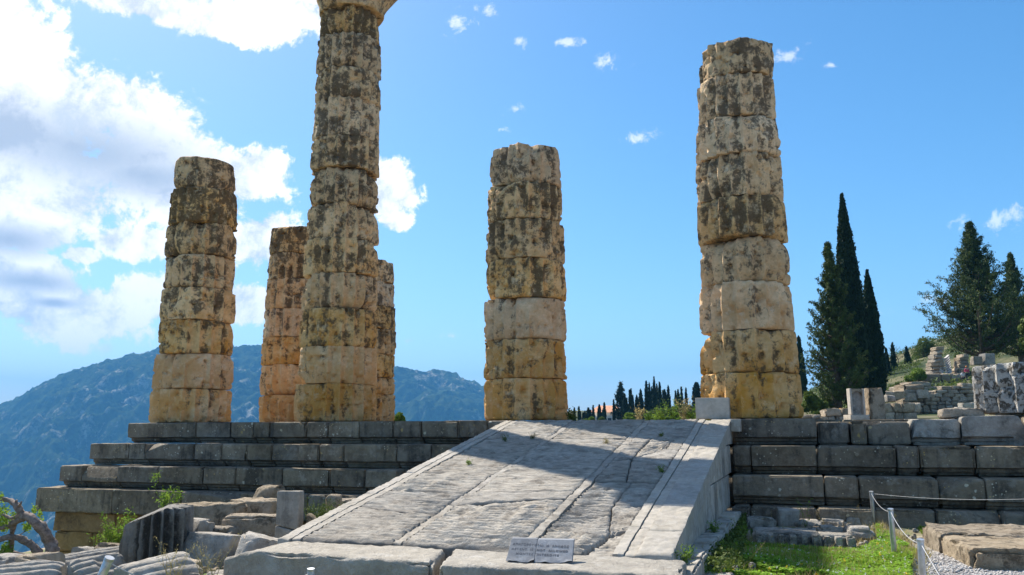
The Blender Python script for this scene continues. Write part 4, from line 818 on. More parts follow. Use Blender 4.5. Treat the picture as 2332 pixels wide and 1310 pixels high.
# the two big pitted slabs at the right edge
a, b, c, d = PZ(2098, 1203, -1.32), PZ(2120, 1222, -1.32), PZ(2420, 1222, -1.32), PZ(2420, 1200, -1.32)
A_, B_ = PZ(2095, 1194, -1.30)[:2], PZ(2208, 1250, -1.30)[:2]; dirx = np.array([0.965, 0.10])
mid = A_*0.55+B_*0.45
for nm, (q0, q1), s_, zt, lb in [(0, (mid+(B_-A_)*-0.02, A_), 741, -1.29, 'rear half of the huge pitted slab at the right edge, cut by a dark crack'), (1, (B_, mid+(B_-A_)*0.03), 742, -1.30, 'front half of the huge pitted slab at the right edge, brown rough face to the gravel')]:
    V, F = quadstone([q0, q0+dirx*2.6, q1+dirx*2.6, q1], -1.60, zt, s_, 0.05, 0.20, 0.022, 0.05, 0, 3.2, 0.012); lone('pitted_slab', V, F, 'rubble', lb, 'stone slab', 'pitted slabs by the gravel path')

# ------------------------------------------------------------------ steel posts with cable
def post(px0, py0, px1, py1, D, label, r=0.027):
    a, b = PD(px0, py0, D), PD(px1, py1, D); a[2] -= 0.04
    t = thing('barrier_post', label, 'post', tuple(a), 'steel posts of the cable barrier')
    V, F = tube([a, a+(b-a)*0.5, b-(b-a)*0.01, b], [r, r, r, r*0.93], 18); put('pole', V, F, M['steel'], t, sharp=40)
    e = (b-a)/np.linalg.norm(b-a); V, F = tube([b-e*0.012, b+e*0.006], [r*1.10, r*1.08], 18); put('cap', V, F, M['steel'], t, sharp=40)
    return b
P1 = post(1991, 1192, 1984, 1120, 11.6, 'farthest steel barrier post, against the lowest temple step'); P2 = post(2037, 1262, 2028, 1160, 8.6, 'middle steel barrier post at the edge of the grass'); P3 = post(2104, 1362, 2096, 1230, 6.5, 'nearest steel barrier post on the gravel, cut by the bottom edge', 0.026)
P0 = post(205, 1362, 249, 1272, 5.1, 'leaning steel barrier post in front of the fallen fluted shafts'); P00 = post(706, 1390, 708, 1297, 6.0, 'steel barrier post whose top just shows below the long threshold slab', 0.025)
def cable(a, b, sag, label, r=0.0030, drop=0.025):
    a, b = np.array(a)-(0, 0, drop), np.array(b)-(0, 0, drop); t = np.linspace(0, 1, 26)[:, None]; P = a*(1-t)+b*t; P[:, 2] -= (4*t*(1-t))[:, 0]*sag
    V, F = tube(P, r, 6); lone('barrier_cable', V, F, 'cable', label, 'cable', 'cables of the barrier')
cable(P1, P2, 0.06, 'cable hanging between the farthest and the middle right hand posts'); cable(P2, P3, 0.07, 'cable hanging between the middle and the nearest right hand posts')
cable(P3, PD(2330, 1560, 4.6), 0.06, 'cable running from the nearest right hand post out of the bottom edge'); cable(P1, PD(2420, 1128, 9.5), 0.05, 'thin cable running right from the farthest post across the temple steps', 0.0022)
cable(P0, P00, 0.17, 'pale cable sagging from the leaning left post across the fallen stones', 0.0036); cable(P00, PD(1010, 1345, 5.6), 0.10, 'pale cable leaving the half hidden post towards the sign', 0.0034); cable(P0, PD(60, 1420, 4.6), 0.05, 'cable leaving the leaning left post towards the bottom left corner', 0.0034)

# ------------------------------------------------------------------ foliage builders
def cypress_crown(base, H, W_, n, size, seed, profile=None, bump=0.16):
    r = np.random.default_rng(seed); z = r.beta(1.15, 1.35, n)
    pr = np.interp(z, [0, 0.05, 0.18, 0.35, 0.6, 0.8, 0.93, 1], profile or [0.5, 0.82, 1, 0.97, 0.74, 0.46, 0.20, 0.03])
    th = r.uniform(0, 2*np.pi, n); rad = pr*W_/2*np.sqrt(r.uniform(0.35, 1, n))
    Q = np.stack([np.cos(th)*2.2, np.sin(th)*2.2, z*H/W_*3.0], 1); rad = rad*(1+fbm(Q, 1.3, 3, seed)*bump*1.6)+r.normal(0, 0.02*W_, n)
    P = np.stack([np.cos(th)*rad, np.sin(th)*rad, z*H*0.985], 1)+np.asarray(base)
    return leaves(P, size, r, 0.42, 2.2)
def cypress(base, H, W_, n, size, seed, label, m='cypress', group='cypresses', name='cypress_tree', cat='cypress', trunk=True, **k):
    t = thing(name, label, cat, tuple(base), group); b = np.array(base)+np.array([0, 0, H*0.035])
    V, F = cypress_crown(b, H*0.965, W_, n, size, seed, **k)
    Vc, Fc = tube([b+np.array([0, 0, H*0.04]), b+np.array([0, 0, H*0.25]), b+np.array([0, 0, H*0.6]), b+np.array([0, 0, H*0.88])], [W_*0.30, W_*0.38, W_*0.25, W_*0.06], 9, 0.4, seed)
    V, F = join([(V, F), (Vc, Fc)]); put('crown', V, F, M[m], t)
    if trunk: V, F = tube([np.array(base)-np.array([0, 0, 0.5]), np.array(base)+np.array([0.02, 0, H*0.10])], [W_*0.10, W_*0.06], 8); put('trunk', V, F, M['trunk'], t)
    return t
def conifer(base, H, W_, seed, label, nb=170, m='conifer', group='conifers', leaf=0.26, nl=64, up=0.35, z0=0.06, taper=0.85, lean=0.0, cat='conifer', name='conifer_tree'):
    r = np.random.default_rng(seed); base = np.array(base, float); t = thing(name, label, cat, tuple(base), group); Ps, br = [], []
    for i in range(nb):
        zf = z0+(0.985-z0)*((i+r.uniform(0, 1))/nb)**0.92; az = r.uniform(0, 2*np.pi)
        L = W_/2*((1-zf)**taper*min(1, 0.55+zf*3.0))*r.uniform(0.45, 1.2)+0.02*W_*(1-zf)
        d = np.array([math.cos(az), math.sin(az)]); s = np.linspace(0, 1, 7)[:, None]
        curve = np.concatenate([base[:2]+d*s*L, base[2]+zf*H+(s*s*up-s*0.10*(1-zf))*L], 1)
        if L > W_*0.16 and i % 2 == 0: br.append(tube(curve, np.linspace(0.012*H*(1-zf)+0.01, 0.01, 7), 4))
        n = max(6, int(nl*(L/(W_/2)+0.25))); u = r.beta(1.6, 0.95, n)
        p = np.stack([np.interp(u, s[:, 0], curve[:, k]) for k in range(3)], 1); spread = (0.115*L+0.08)*(1.05-0.60*u)
        ns_ = max(3, int(3+5*L/(W_/2))); sid = r.integers(0, ns_, n); su = np.linspace(0.25, 1.0, ns_)[sid]; sdir = r.normal(size=(ns_, 3)); sdir[:, :2] += d*0.9; sdir[:, 2] = np.abs(sdir[:, 2])*0.7+0.15; sdir /= np.linalg.norm(sdir, axis=1)[:, None]
        root = np.stack([np.interp(su, s[:, 0], curve[:, k]) for k in range(3)], 1); ln = r.uniform(0, 1, n)[:, None]*(0.30*L+0.006*W_+0.06)
        p = root+sdir[sid]*ln+r.normal(size=(n, 3))*(leaf*0.30+0.007*W_)*(1.15-0.5*ln/(0.30*L+0.006*W_+0.06)); Ps.append(p)
    zc = r.uniform(0.3, 1, int(nb*1.0)); q = base+np.stack([r.normal(0, W_*0.012+W_*0.05*(1-zc)), r.normal(0, W_*0.012+W_*0.05*(1-zc)), zc*H], 1); Ps.append(q)
    V, F = leaves(np.concatenate(Ps), leaf*1.15, r, 0.33, 1.0, 0.5); put('crown', V, F, M[m], t)
    V, F = join(br+[tube([base-np.array([0, 0, 0.5]), base+np.array([0, 0, H*0.5]), base+np.array([0, 0, H*0.97])], [0.022*H, 0.012*H, 0.003*H], 8)]); put('trunk', V, F, M['trunk'], t)
    return t
def blobtree(base, H, W_, seed, label, m='olive', n=2600, size=0.3, lobes=14, group='leafy shrubs and trees', cat='tree', name='leafy_tree', trunk=0.25, flat=0.8, up=0.2):
    r = np.random.default_rng(seed); base = np.array(base, float); t = thing(name, label, cat, tuple(base), group); Ps = []; bs = []
    c0 = base+np.array([0, 0, H*trunk])
    for i in range(lobes):
        d = r.normal(size=3); d /= np.linalg.norm(d); d[2] = abs(d[2])
        rr = r.uniform(0.25, 0.75); c = c0+np.array([d[0]*W_/2*rr, d[1]*W_/2*rr, (0.15+d[2]*0.62*r.uniform(0.6, 1.1))*H*(1-trunk)]); rl = W_*r.uniform(0.13, 0.22)
        k = n//lobes; q = r.normal(size=(k, 3)); q /= np.linalg.norm(q, axis=1)[:, None]; q *= (r.uniform(0.25, 1.0, k)**0.4)[:, None]*rl; q[:, 2] *= flat; Ps.append(c+q)
        if trunk > 0.1: bs.append(tube(smoothline([c0-np.array([0, 0, H*trunk*0.5]), (c0*0.5+c*0.5)+r.normal(size=3)*W_*0.03, c], 3), [W_*0.02]*1+list(np.linspace(W_*0.018, W_*0.004, 6)), 5))
    P = np.concatenate(Ps); P[:, 2] = np.maximum(P[:, 2], base[2]+0.02)
    V, F = leaves(P, size, r, 0.6, up, 0.5); put('foliage', V, F, M[m], t)
    if trunk > 0.1: V, F = join(bs+[tube([base-np.array([0, 0, 0.4]), c0], [W_*0.035, W_*0.022], 7)]); put('trunk', V, F, M['trunk'], t)
    return t
def gbase(px, py, D): p = PD(px, py, D); return p
def scale(D): return D/CF
# trees behind the right end of the temple
cypress(PD(1953, 938, 60), (938-437)*scale(60)*1.04, 76*scale(60), 42000, 0.22, 801, 'tallest dark needle shaped cypress, between the shaggy conifer and a shorter cypress', profile=[0.6, 0.85, 1, 0.93, 0.66, 0.38, 0.15, 0.01], bump=0.10)
cypress(PD(1997, 915, 63), (915-617)*scale(63)*1.04, 50*scale(63), 24000, 0.22, 802, 'short columnar cypress just right of the tallest one', profile=[0.6, 0.85, 1, 0.95, 0.72, 0.44, 0.18, 0.01], bump=0.10)
conifer(PD(1912, 952, 54), (952-552)*scale(54)*1.03, 150*scale(54), 803, 'shaggy dark conifer with ragged branches left of the tallest cypress', nb=260, nl=380, leaf=0.125, up=0.75, z0=0.05, taper=0.95)
cypress(PD(1827, 905, 92), (905-765)*scale(92), 22*scale(92), 1600, 0.5, 804, 'slim cypress standing against the right column')
conifer(PD(2245, 885, 76), (885-513)*scale(76)*1.05, 285*scale(76), 805, 'wide dark conifer with sunlit branch tips behind the two visitors', nb=340, nl=430, leaf=0.17, up=0.75, z0=0.18, taper=1.2)
conifer(PD(2332, 880, 82), (880-575)*scale(82)*1.02, 150*scale(82), 806, 'conifer with a slim split top at the right edge, behind the wide one', nb=240, nl=360, leaf=0.17, up=0.75, z0=0.2, taper=1.1)
blobtree(PD(2378, 850, 60), 190*scale(60), 110*scale(60), 807, 'yellowing leafy tree cut by the right edge below the conifers', m='olive', n=5000, size=0.28)
for i, (px, py, top, w_, D, lb) in enumerate([(2027, 915, 793, 17, 112, 'leftmost of the thin cypresses beside the short columnar one'), (2042, 910, 780, 17, 116, 'tallest of the thin cypresses beside the bare round tree'), (2072, 880, 790, 18, 120, 'thin cypress right of the bare round tree'), (2056, 895, 835, 13, 118, 'smallest thin cypress in front of the bare round tree')]):
    cypress(PD(px, py, D), (py-top)*scale(D), w_*scale(D), 1500, 0.55, 810+i, lb)
blobtree(PD(2112, 880, 128), 135*scale(128), 92*scale(128), 815, 'airy olive green pine left of the wide conifer', m='olive', n=11000, size=0.24, lobes=22, trunk=0.2)
blobtree(PD(2090, 885, 96), 52*scale(96), 66*scale(96), 816, 'bright yellow green bush above the long terrace wall', m='bright', n=6000, size=0.18, trunk=0.05, lobes=12, cat='bush', name='leafy_bush')
blobtree(PD(2098, 885, 118), 70*scale(118), 56*scale(118), 817, 'green bush at the left foot of the ruined monument', m='olive', n=7000, size=0.22, trunk=0.05, cat='bush', name='leafy_bush')
blobtree(PD(1846, 958, 48), 85*scale(48), 48*scale(48), 818, 'grey green bush between the right column and the shaggy conifer', m='olive', n=3600, size=0.20, trunk=0.05, cat='bush', name='leafy_bush')
blobtree(PD(1870, 955, 52), 60*scale(52), 45*scale(52), 819, 'dull green bush at the foot of the shaggy conifer', m='olive', n=2400, size=0.20, trunk=0.05, cat='bush', name='leafy_bush')
blobtree(PD(2070, 880, 128), 60*scale(128), 60*scale(128), 820, 'hillside bush behind the thin cypresses', m='olive', n=4000, size=0.28, trunk=0.05, cat='bush', name='leafy_bush')
blobtree(PD(2100, 850, 135), 50*scale(135), 70*scale(135), 821, 'hillside bush on the skyline left of the airy pine', m='olive', n=4000, size=0.28, trunk=0.05, cat='bush', name='leafy_bush')
blobtree(PD(908, 972, 36), 38*scale(36), 34*scale(36), 822, 'small green bush behind the platform, right of the shortest flank column', m='bright', n=1500, size=0.10, trunk=0.05, cat='bush', name='leafy_bush')
for i, (px, py, hh, ww, D, mm_) in enumerate([(2020, 900, 40, 50, 140, 'olive'), (2050, 905, 34, 60, 100, 'olive'), (2085, 900, 30, 40, 92, 'bright'), (2100, 862, 40, 60, 150, 'olive'), (2075, 835, 26, 50, 160, 'olive'), (2110, 820, 22, 50, 165, 'olive'), (2150, 870, 60, 60, 120, 'olive'), (2035, 850, 26, 40, 165, 'olive'), (2062, 905, 40, 40, 110, 'olive'), (2182, 850, 50, 60, 110, 'olive'), (2015, 940, 44, 40, 80, 'olive'), (1985, 945, 40, 50, 70, 'olive'), (1945, 955, 36, 60, 66, 'olive')]):
    blobtree(PD(px, py, D), hh*scale(D), ww*scale(D), 1700+i, '%s bush among the scrub on the hillside, counted from the left' % ['third', 'fifth', 'ninth', 'tenth', 'eighth', 'eleventh', 'twelfth', 'fourth', 'seventh', 'last', 'sixth', 'second', 'first'][i], m=mm_, n=3200, size=0.12+D*0.0012, lobes=10, trunk=0.04, cat='bush', name='leafy_bush', group='scrub on the hillside', up=0.3)
# bare round tree on the skyline
def bare_tree(base, H, W_, seed, label):
    t = thing('bare_tree', label, 'tree', tuple(base)); r = np.random.default_rng(seed); ps = []
    def grow(p, d, L, rad, dep):
        q = p+d*L; ps.append(tube([p, (p+q)/2+r.normal(size=3)*L*0.05, q], [rad, rad*0.8, rad*0.6], 4))
        if dep == 0: return
        for _ in range(3 if dep > 1 else 4):
            e = d+r.normal(size=3)*0.62; e[2] += 0.1; e /= np.linalg.norm(e); grow(q, e, L*0.66, rad*0.55, dep-1)
    grow(np.array(base, float), np.array([0, 0, 1.0]), H*0.34, W_*0.03, 5); V, F = join(ps); put('branch', V, F, M['trunk'], t)
bare_tree(PD(2047, 840, 128), 62*scale(128), 50*scale(128), 830, 'bare round crowned tree on the skyline between thin cypresses')

# ------------------------------------------------------------------ far treeline between the middle and right columns
def ordn(i): return ['first', 'second', 'third', 'fourth', 'fifth', 'sixth', 'seventh', 'eighth', 'ninth', 'tenth', 'eleventh', 'twelfth', 'thirteenth', 'fourteenth', 'fifteenth', 'sixteenth', 'seventeenth', 'eighteenth', 'nineteenth', 'twentieth', 'twenty first', 'twenty second', 'twenty third', 'twenty fourth', 'twenty fifth', 'twenty sixth', 'twenty seventh', 'twenty eighth', 'twenty ninth', 'thirtieth', 'thirty first', 'thirty second'][i]
far = [(130, 710, 24, 0), (203, 680, 26, 0), (224, 760, 20, 0), (272, 785, 14, 0), (300, 760, 22, 0), (358, 705, 62, 0), (388, 740, 24, 0), (435, 665, 28, 0), (533, 655, 52, 0), (590, 745, 30, 0), (615, 620, 40, 0), (768, 570, 30, 0), (884, 290, 190, 1), (945, 480, 60, 0), (980, 545, 36, 0), (1028, 410, 36, 0), (1052, 385, 36, 0), (1078, 500, 38, 0), (1142, 500, 70, 0), (1207, 400, 80, 0), (1303, 265, 62, 0), (1350, 290, 44, 0), (1388, 360, 46, 0), (1430, 200, 54, 0), (1473, 320, 52, 0), (1518, 285, 60, 0), (1588, 420, 90, 1), (1656, 340, 60, 0), (1770, 425, 34, 0), (1812, 405, 76, 0), (1870, 355, 42, 0), (1942, 375, 46, 0), (2113, 285, 110, 2)]
far.sort(); nth_ = -1
for i, (zx, zy, zw, kd) in enumerate(far):
    px, py, D = 1290+zx/7.067, 830+zy/7.067, 150+(i*37 % 5)*5; b = PD(px, 962, D); H = (962-py)*scale(D); W_ = zw/7.067*scale(D)*1.25
    if kd == 1: conifer(b, H, W_*1.1, 850+i, 'broad ragged conifer with a thin spire top in the far treeline' if zx < 1000 else 'ragged little conifer in the thick of the far treeline', nb=120, nl=60, leaf=0.4, m='farcyp', group='far treeline', up=0.4, taper=0.8)
    elif kd == 2: cypress(b, H, W_, 4500, 0.5, 850+i, 'dense blunt dark tree against the right column in the far treeline', m='farcyp', group='far treeline', profile=[1, 1, 1, 1, 0.92, 0.8, 0.5, 0.2], trunk=False, bump=0.3)
    else:
        nth_ += 1; cypress(b, H, W_, 1100 if zw < 50 else 2000, 0.5, 850+i, '%s dark cypress spire from the left in the far treeline' % ordn(nth_), m='farcyp', group='far treeline', trunk=False, bump=0.22)
fb = [(60, 850, 80, 'bright', 60), (300, 872, 60, 'bright', 90), (400, 850, 90, 'bright', 90), (560, 850, 70, 'olive', 110), (1000, 800, 180, 'bright', 95), (1120, 760, 160, 'olive', 125), (1400, 720, 190, 'olive', 120), (1450, 590, 150, 'olive', 135), (1480, 800, 170, 'bright', 100), (1560, 670, 150, 'olive', 130), (1690, 640, 170, 'olive', 128), (1350, 862, 110, 'bright', 60), (1470, 868, 100, 'bright', 58), (1620, 850, 90, 'bright', 70), (1800, 660, 170, 'olive', 120), (1900, 630, 160, 'olive', 124), (1770, 790, 110, 'bright', 62), (1850, 860, 120, 'bright', 50), (2000, 650, 150, 'olive', 118), (2090, 600, 130, 'olive', 112), (2010, 840, 130, 'bright', 48), (2080, 872, 90, 'bright', 46)]
for i, (zx, zy, zw, mm_, D) in enumerate(sorted(fb)):
    px, py = 1290+zx/7.067, 830+zy/7.067; H = (965-py)*scale(D); W_ = zw/7.067*scale(D)*1.5
    blobtree(PD(px, 965, D), H*1.1, W_, 900+i, '%s leafy bush from the left before the far treeline, %s' % (ordn(i), 'sunlit yellow green' if mm_ == 'bright' else 'dull green'), m=mm_, n=2600, size=0.10+D*0.0024, lobes=12, trunk=0.04, cat='bush', name='leafy_bush', group='bushes before the far treeline', up=0.4)
# house with a tiled roof among the trees
def house():
    c = PD(1387, 977, 215); wv = _R0; t = thing('far_house', 'small cream house with a pale terracotta roof far away among the cypresses', 'house', tuple(c))
    w_, d_, h_ = 9.0, 7.0, 4.2
    def L(v): v = np.asarray(v, float); return c+v[:, :1]*wv+v[:, 1:2]*np.array([-wv[1], wv[0], 0])+v[:, 2:3]*np.array([0, 0, 1])
    V, F = boxgrid([-w_/2, w_/2], [0, d_], [-3, h_]); put('wall', L(V), F, M['render'], t, smooth=False)
    V = [(-w_/2-.4, -.4, h_+.02), (w_/2+.4, -.4, h_+.02), (w_/2+.4, d_+.4, h_+.02), (-w_/2-.4, d_+.4, h_+.02), (-w_/4, d_/2, h_+1.9), (w_/4, d_/2, h_+1.9)]
    put('roof', L(V), [np.array([[0, 1, 5, 4], [2, 3, 4, 5]]), np.array([[1, 2, 5], [3, 0, 4]])], M['roof'], t, smooth=False)
    for x in (-2.6, 0.2, 2.8): V, F = boxgrid([x-.5, x+.5], [-0.06, 0.05], [1.4, 2.8]); put('window', L(V), F, M['glassdark'], t, smooth=False)
house()
# ------------------------------------------------------------------ background ruins on the hillside
_vars = {}
def stone_variant(m, i):
    key = (m, i)
    if key not in _vars:
        V, F = stone(1, 1, 1, 2000+i*7, 0.10, 0.22, 0.07, 0.30, i % 3, 1.9, 0.012)
        me = mesh_data('stone', V, F, 45); me.materials.append(M[m]); _vars[key] = me
    return _vars[key]
def piece(name, m, c, dx, dy, dz, az, parent, tilt=0.0):
    o = bpy.data.objects.new(name, stone_variant(m, random.randrange(8))); COL.objects.link(o); o.parent = parent
    o.location = tuple(np.array(c)-wloc(parent)); o.scale = (dx, dy, dz); o.rotation_euler = (tilt*random.uniform(-1, 1), tilt*random.uniform(-1, 1), az); return o
def wall(name, label, cat, px0, px1, pyt0, pyt1, pyb, D, sw, sh, m='ruin', thick=None, group=None, jag=0.35, tilt=0.04, D1=None):
    """coursed rubble wall between two image columns, its face D metres ahead"""
    D1 = D1 or D; a, b = PD(px0, pyb, D), PD(px1, pyb, D1); a[2] = b[2] = min(a[2], b[2])-0.3
    t = thing(name, label, cat, tuple((a+b)/2), group); Lw = np.linalg.norm((b-a)[:2]); e = (b-a)/np.linalg.norm(b-a); nn = np.array([-e[1], e[0], 0]); az = math.atan2(e[1], e[0]); thick = thick or sw*1.2
    z = a[2]; row = 0; zt0, zt1 = PD(px0, pyt0, D)[2], PD(px1, pyt1, D1)[2]
    while z < max(zt0, zt1):
        h = sh*random.uniform(0.75, 1.25); x = -sw*random.random()*0.5
        while x < Lw:
            w_ = sw*random.uniform(0.6, 1.5); xc = min(max(x+w_/2, 0), Lw); ztop = zt0+(zt1-zt0)*xc/Lw
            if z+h*0.5 < ztop+random.uniform(-1, 0.3)*jag*sh:
                piece('stone', m, a+e*xc+nn*(thick/2+random.uniform(-0.05, 0.05)*sw)+np.array([0, 0, z-a[2]]), w_*0.97, thick, h*1.0, az, t, tilt)
            x += w_
        z += h*0.985; row += 1
    V, F = boxgrid([0.02, Lw-0.02], [thick*0.35, thick*0.9], [0, 1]); V = V.copy(); top = V[:, 2] > 0.5; V[:, 2] = np.where(top, (zt0+(zt1-zt0)*V[:, 0]/Lw)-a[2]-sh*0.9, -0.5); V2 = a+V[:, :1]*e+V[:, 1:2]*nn+V[:, 2:]*np.array([0, 0, 1.0]); put('wall_core', V2, F, M[m], t, smooth=False)
    return t
random.seed(21)
wall('stone_wall', 'low wall of rounded tan polygonal stones left of the white niche slab', 'wall', 1856, 1944, 938, 930, 962, 27, 0.42, 0.26, tilt=0.08)
wall('stone_wall', 'line of small flat stones beside the foot of the right column', 'wall', 1830, 1862, 947, 940, 960, 26, 0.30, 0.12, tilt=0.06)
wall('stone_wall', 'squared tan wall with a dark top course right of the tan upright slab', 'wall', 2008, 2092, 912, 912, 962, 42, 0.62, 0.42, tilt=0.02)
wall('stone_wall', 'dry rubble wall of flat stones under the long terrace slab', 'wall', 2085, 2222, 890, 872, 962, 50, 0.55, 0.22, m='ruin', tilt=0.07, jag=1.2)
wall('stone_wall', 'rubble bank falling left from the terrace, between the squared wall and the steps', 'wall', 2060, 2150, 905, 880, 925, 53, 0.9, 0.42, tilt=0.18, jag=1.6)
wall('stone_wall', 'fine masonry wall below the two visitors', 'wall', 2176, 2240, 880, 880, 955, 62, 0.62, 0.33, tilt=0.03)
wall('terrace_wall', 'stepped tan retaining wall behind the thin cypresses', 'wall', 2030, 2096, 895, 876, 925, 66, 1.5, 0.62, tilt=0.02)
wall('terrace_wall', 'long low terrace wall leading right from the thin cypresses', 'wall', 2056, 2126, 872, 866, 900, 74, 1.6, 0.55, tilt=0.01)
wall('terrace_wall', 'row of big tan blocks carrying the ruined monument', 'wall', 2114, 2182, 860, 860, 900, 96, 2.2, 0.9, tilt=0.01, jag=0.05)
wall('retaining_wall', 'dark brown wall in the shade under the wide conifer', 'wall', 2238, 2420, 812, 775, 870, 104, 1.9, 0.9, tilt=0.03)
# monument: pillar stump, curved marble courses, stair of stones
def monument():
    D = 100; t = thing('ruined_monument', 'ruined hillside monument with curved pale marble courses between two stone stumps', 'monument', tuple(PD(2150, 862, D))); az = YAW
    def st(px, py, w_, h_, m='ruin', dep=1.6, tl=0.03): p = PD(px, py, D); piece('stone', m, p, w_*scale(D), dep, h_*scale(D), az, t, tl)
    for px, py, w_, h_ in [(2126, 862, 26, 9), (2125, 853, 22, 9), (2125, 844, 19, 8), (2126, 836, 22, 9), (2128, 827, 17, 9), (2130, 818, 18, 10), (2133, 808, 15, 9), (2135, 799, 18, 8), (2139, 836, 12, 20), (2140, 856, 14, 18)]: st(px, py, w_, h_)
    for px, py, w_, h_ in [(2186, 862, 34, 8), (2187, 854, 30, 8), (2188, 846, 28, 8), (2189, 838, 24, 8), (2190, 830, 22, 8), (2190, 822, 20, 8), (2160, 862, 40, 6), (2192, 815, 14, 7)]: st(px, py, w_, h_)
    for i in range(8):   # curved courses, hollow towards the viewer, stacked and leaning back
        px, py = 2156+i*1.9, 855-i*5.6; w_ = 26*scale(D); n = 14; s = np.linspace(-1, 1, n); vs = []
        for dz_ in (0, 0.17):
            for dep in (0, 0.55):
                vs.append(np.stack([s*w_/2, dep+0*s+i*0.28, dz_+0.42*s*s+0*s], 1))
        V = np.concatenate(vs); k = np.arange(n-1); q = lambda a, b: np.stack([a*n+k, a*n+k+1, b*n+k+1, b*n+k], 1)
        F = np.concatenate([q(0, 1)[:, ::-1], q(2, 3), q(0, 2), q(1, 3)[:, ::-1], np.array([[0, n, 3*n, 2*n], [n-1, 3*n-1, 4*n-1, 2*n-1]])])
        V = rotz(V, az)+PD(px, py, D-1.2); put('marble_course', V, F, M['monument'], t, sharp=40)
monument()
# white niche slab on its base, with the tan slab beside it
def niche():
    D = 20.5; p = PD(1957, 960, D); az = YAW; sc_ = scale(D); t = thing('niche_slab', 'white upright slab with a round headed grey niche, standing on a white base block', 'slab', tuple(p))
    def bx(name, x0, x1, y0, y1, z0, z1, m, sdn, bev=0.008): V, F = stone(x1-x0, y1-y0, z1-z0, sdn, bev, 0.02, 0.004, 0.06); V += np.array([(x0+x1)/2, (y0+y1)/2, z0]); put(name, rotz(V, az)+p, F, M[m], t, sharp=40)
    bx('base_block', -0.22, 0.25, -0.04, 0.42, 0.0, 15*sc_, 'white', 3001); z0 = 15*sc_+0.004; z1 = 75*sc_; x0, x1 = -0.185, 0.165
    bx('back_slab', x0+0.03, x1, 0.09, 0.22, z0, z1-0.02, 'grey', 3002); bx('jamb', x0, x0+0.05, 0.0, 0.20, z0, z1, 'white', 3003); bx('jamb', x1-0.035, x1+0.012, 0.0, 0.20, z0, z1-0.01, 'white', 3004)
    # arched head: flat piece with a round cut-out
    n = 17; th = np.linspace(0, np.pi, n); r = (x1-x0-0.095)/2; cx = (x0+0.052+x1-0.037)/2; zc = z1-0.07-r
    inn = np.stack([cx-np.cos(th)*r, 0*th, zc+np.sin(th)*r], 1); out = np.stack([np.clip(cx-np.cos(th)*r*1.6, cx-r, cx+r), 0*th, np.full(n, z1-0.012)], 1)
    V = np.concatenate([inn, out, inn+[0, 0.09, 0], out+[0, 0.09, 0]]); V[:, 1] += 0.015; k = np.arange(n-1); q = lambda a, b: np.stack([a*n+k, a*n+k+1, b*n+k+1, b*n+k], 1)
    F = np.concatenate([q(0, 1), q(2, 3)[:, ::-1], q(0, 2)[:, ::-1], q(1, 3)]); put('arched_head', rotz(V, az)+p, F, M['rubble'], t, sharp=30)
    p2 = PD(1993, 960, D+0.2); V, F = stone(36*sc_, 0.45, 76*sc_, 3010, 0.03, 0.12, 0.015, 0.06, 0, 2.5, 0.01); V[:, 0] += 0.04*sstep(V[:, 2], 0.3, 0.8)*0-0.05*sstep(V[:, 2], 0.45, 0.85)*(V[:, 0] > 0)
    put('upright_slab', rotz(V, az)+p2, F, M['rubble'], None, sharp=45, label='tan upright slab with a bitten right shoulder, right of the white niche slab', cat='slab')
niche()
def floor_block(px0, px1, yt, yb, D, label, m='ruin', name='stone_block', seed=1, planes=1, cat='stone block'):
    a = PD((px0+px1)/2, yb, D); V, F = stone((px1-px0)*scale(D), 0.6*(px1-px0)*scale(D)+0.2, (yb-yt)*scale(D), seed, 0.04, 0.1, 0.02, 0.12, planes, 2, 0.01); put(name, rotz(V, YAW)+a, F, M[m], None, sharp=45, label=label, cat=cat, group='scattered blocks among the background ruins')
floor_block(2188, 2216, 918, 936, 40, 'pale block like a step left of the lone fluted drum', 'pale', seed=3101)
floor_block(2176, 2192, 928, 940, 38, 'small pale block at the left end of the step like block', 'pale', seed=3102)
floor_block(2018, 2038, 900, 916, 55, 'pointed grey boulder on top of the squared wall', 'grey', seed=3103, planes=4)
floor_block(2066, 2088, 896, 914, 50, 'slanting boulder resting against the rubble bank', 'ruin', seed=3104, planes=4)
floor_block(2088, 2112, 888, 908, 50, 'blocky boulder on the rubble bank under the terrace wall', 'ruin', seed=3105, planes=2)
floor_block(2152, 2180, 880, 896, 58, 'rounded pale boulder on the left end of the fine masonry', 'ruin', seed=3106, planes=2)
floor_block(2235, 2262, 806, 832, 70, 'broken marble lump on top of the hillside wall above the visitors', 'grey', seed=3107, planes=4)
floor_block(2214, 2234, 812, 832, 70, 'pinkish rock left of the broken marble lump', 'ruin', seed=3108, planes=3)
floor_block(1914, 1926, 930, 940, 34, 'small reddish stone standing on the polygonal wall', 'orange', seed=3109, planes=0)
# steps climbing to the visitors
t = thing('hillside_steps', 'worn stone steps climbing to the two visitors', 'steps', tuple(PD(2200, 935, 62)))
for i, (px, py, w_, D) in enumerate([(2196, 944, 44, 56), (2198, 936, 40, 57), (2202, 928, 36, 58), (2206, 916, 34, 59), (2208, 906, 30, 60), (2210, 896, 28, 61)]):
    piece('step', 'ruin', PD(px, py, D), w_*scale(D), 1.2, 8*scale(D), YAW, t, 0.02)
# path on which the visitors stand
V, F = boxgrid([0, 7.5], [0, 3], [-0.4, 0]); q0 = PD(2183, 880, 89); put('upper_path', rotz(V, YAW)+np.array([q0[0], q0[1]-1.0, q0[2]]), F, M['ground'], None, smooth=False, kind='structure')
V, F = boxgrid([0, 6], [0, 3], [-0.4, 0]); q1 = PD(2196, 869, 92); put('upper_path', rotz(V, YAW)+np.array([q1[0], q1[1]-0.5, q1[2]]), F, M['ground'], None, smooth=False, kind='structure')

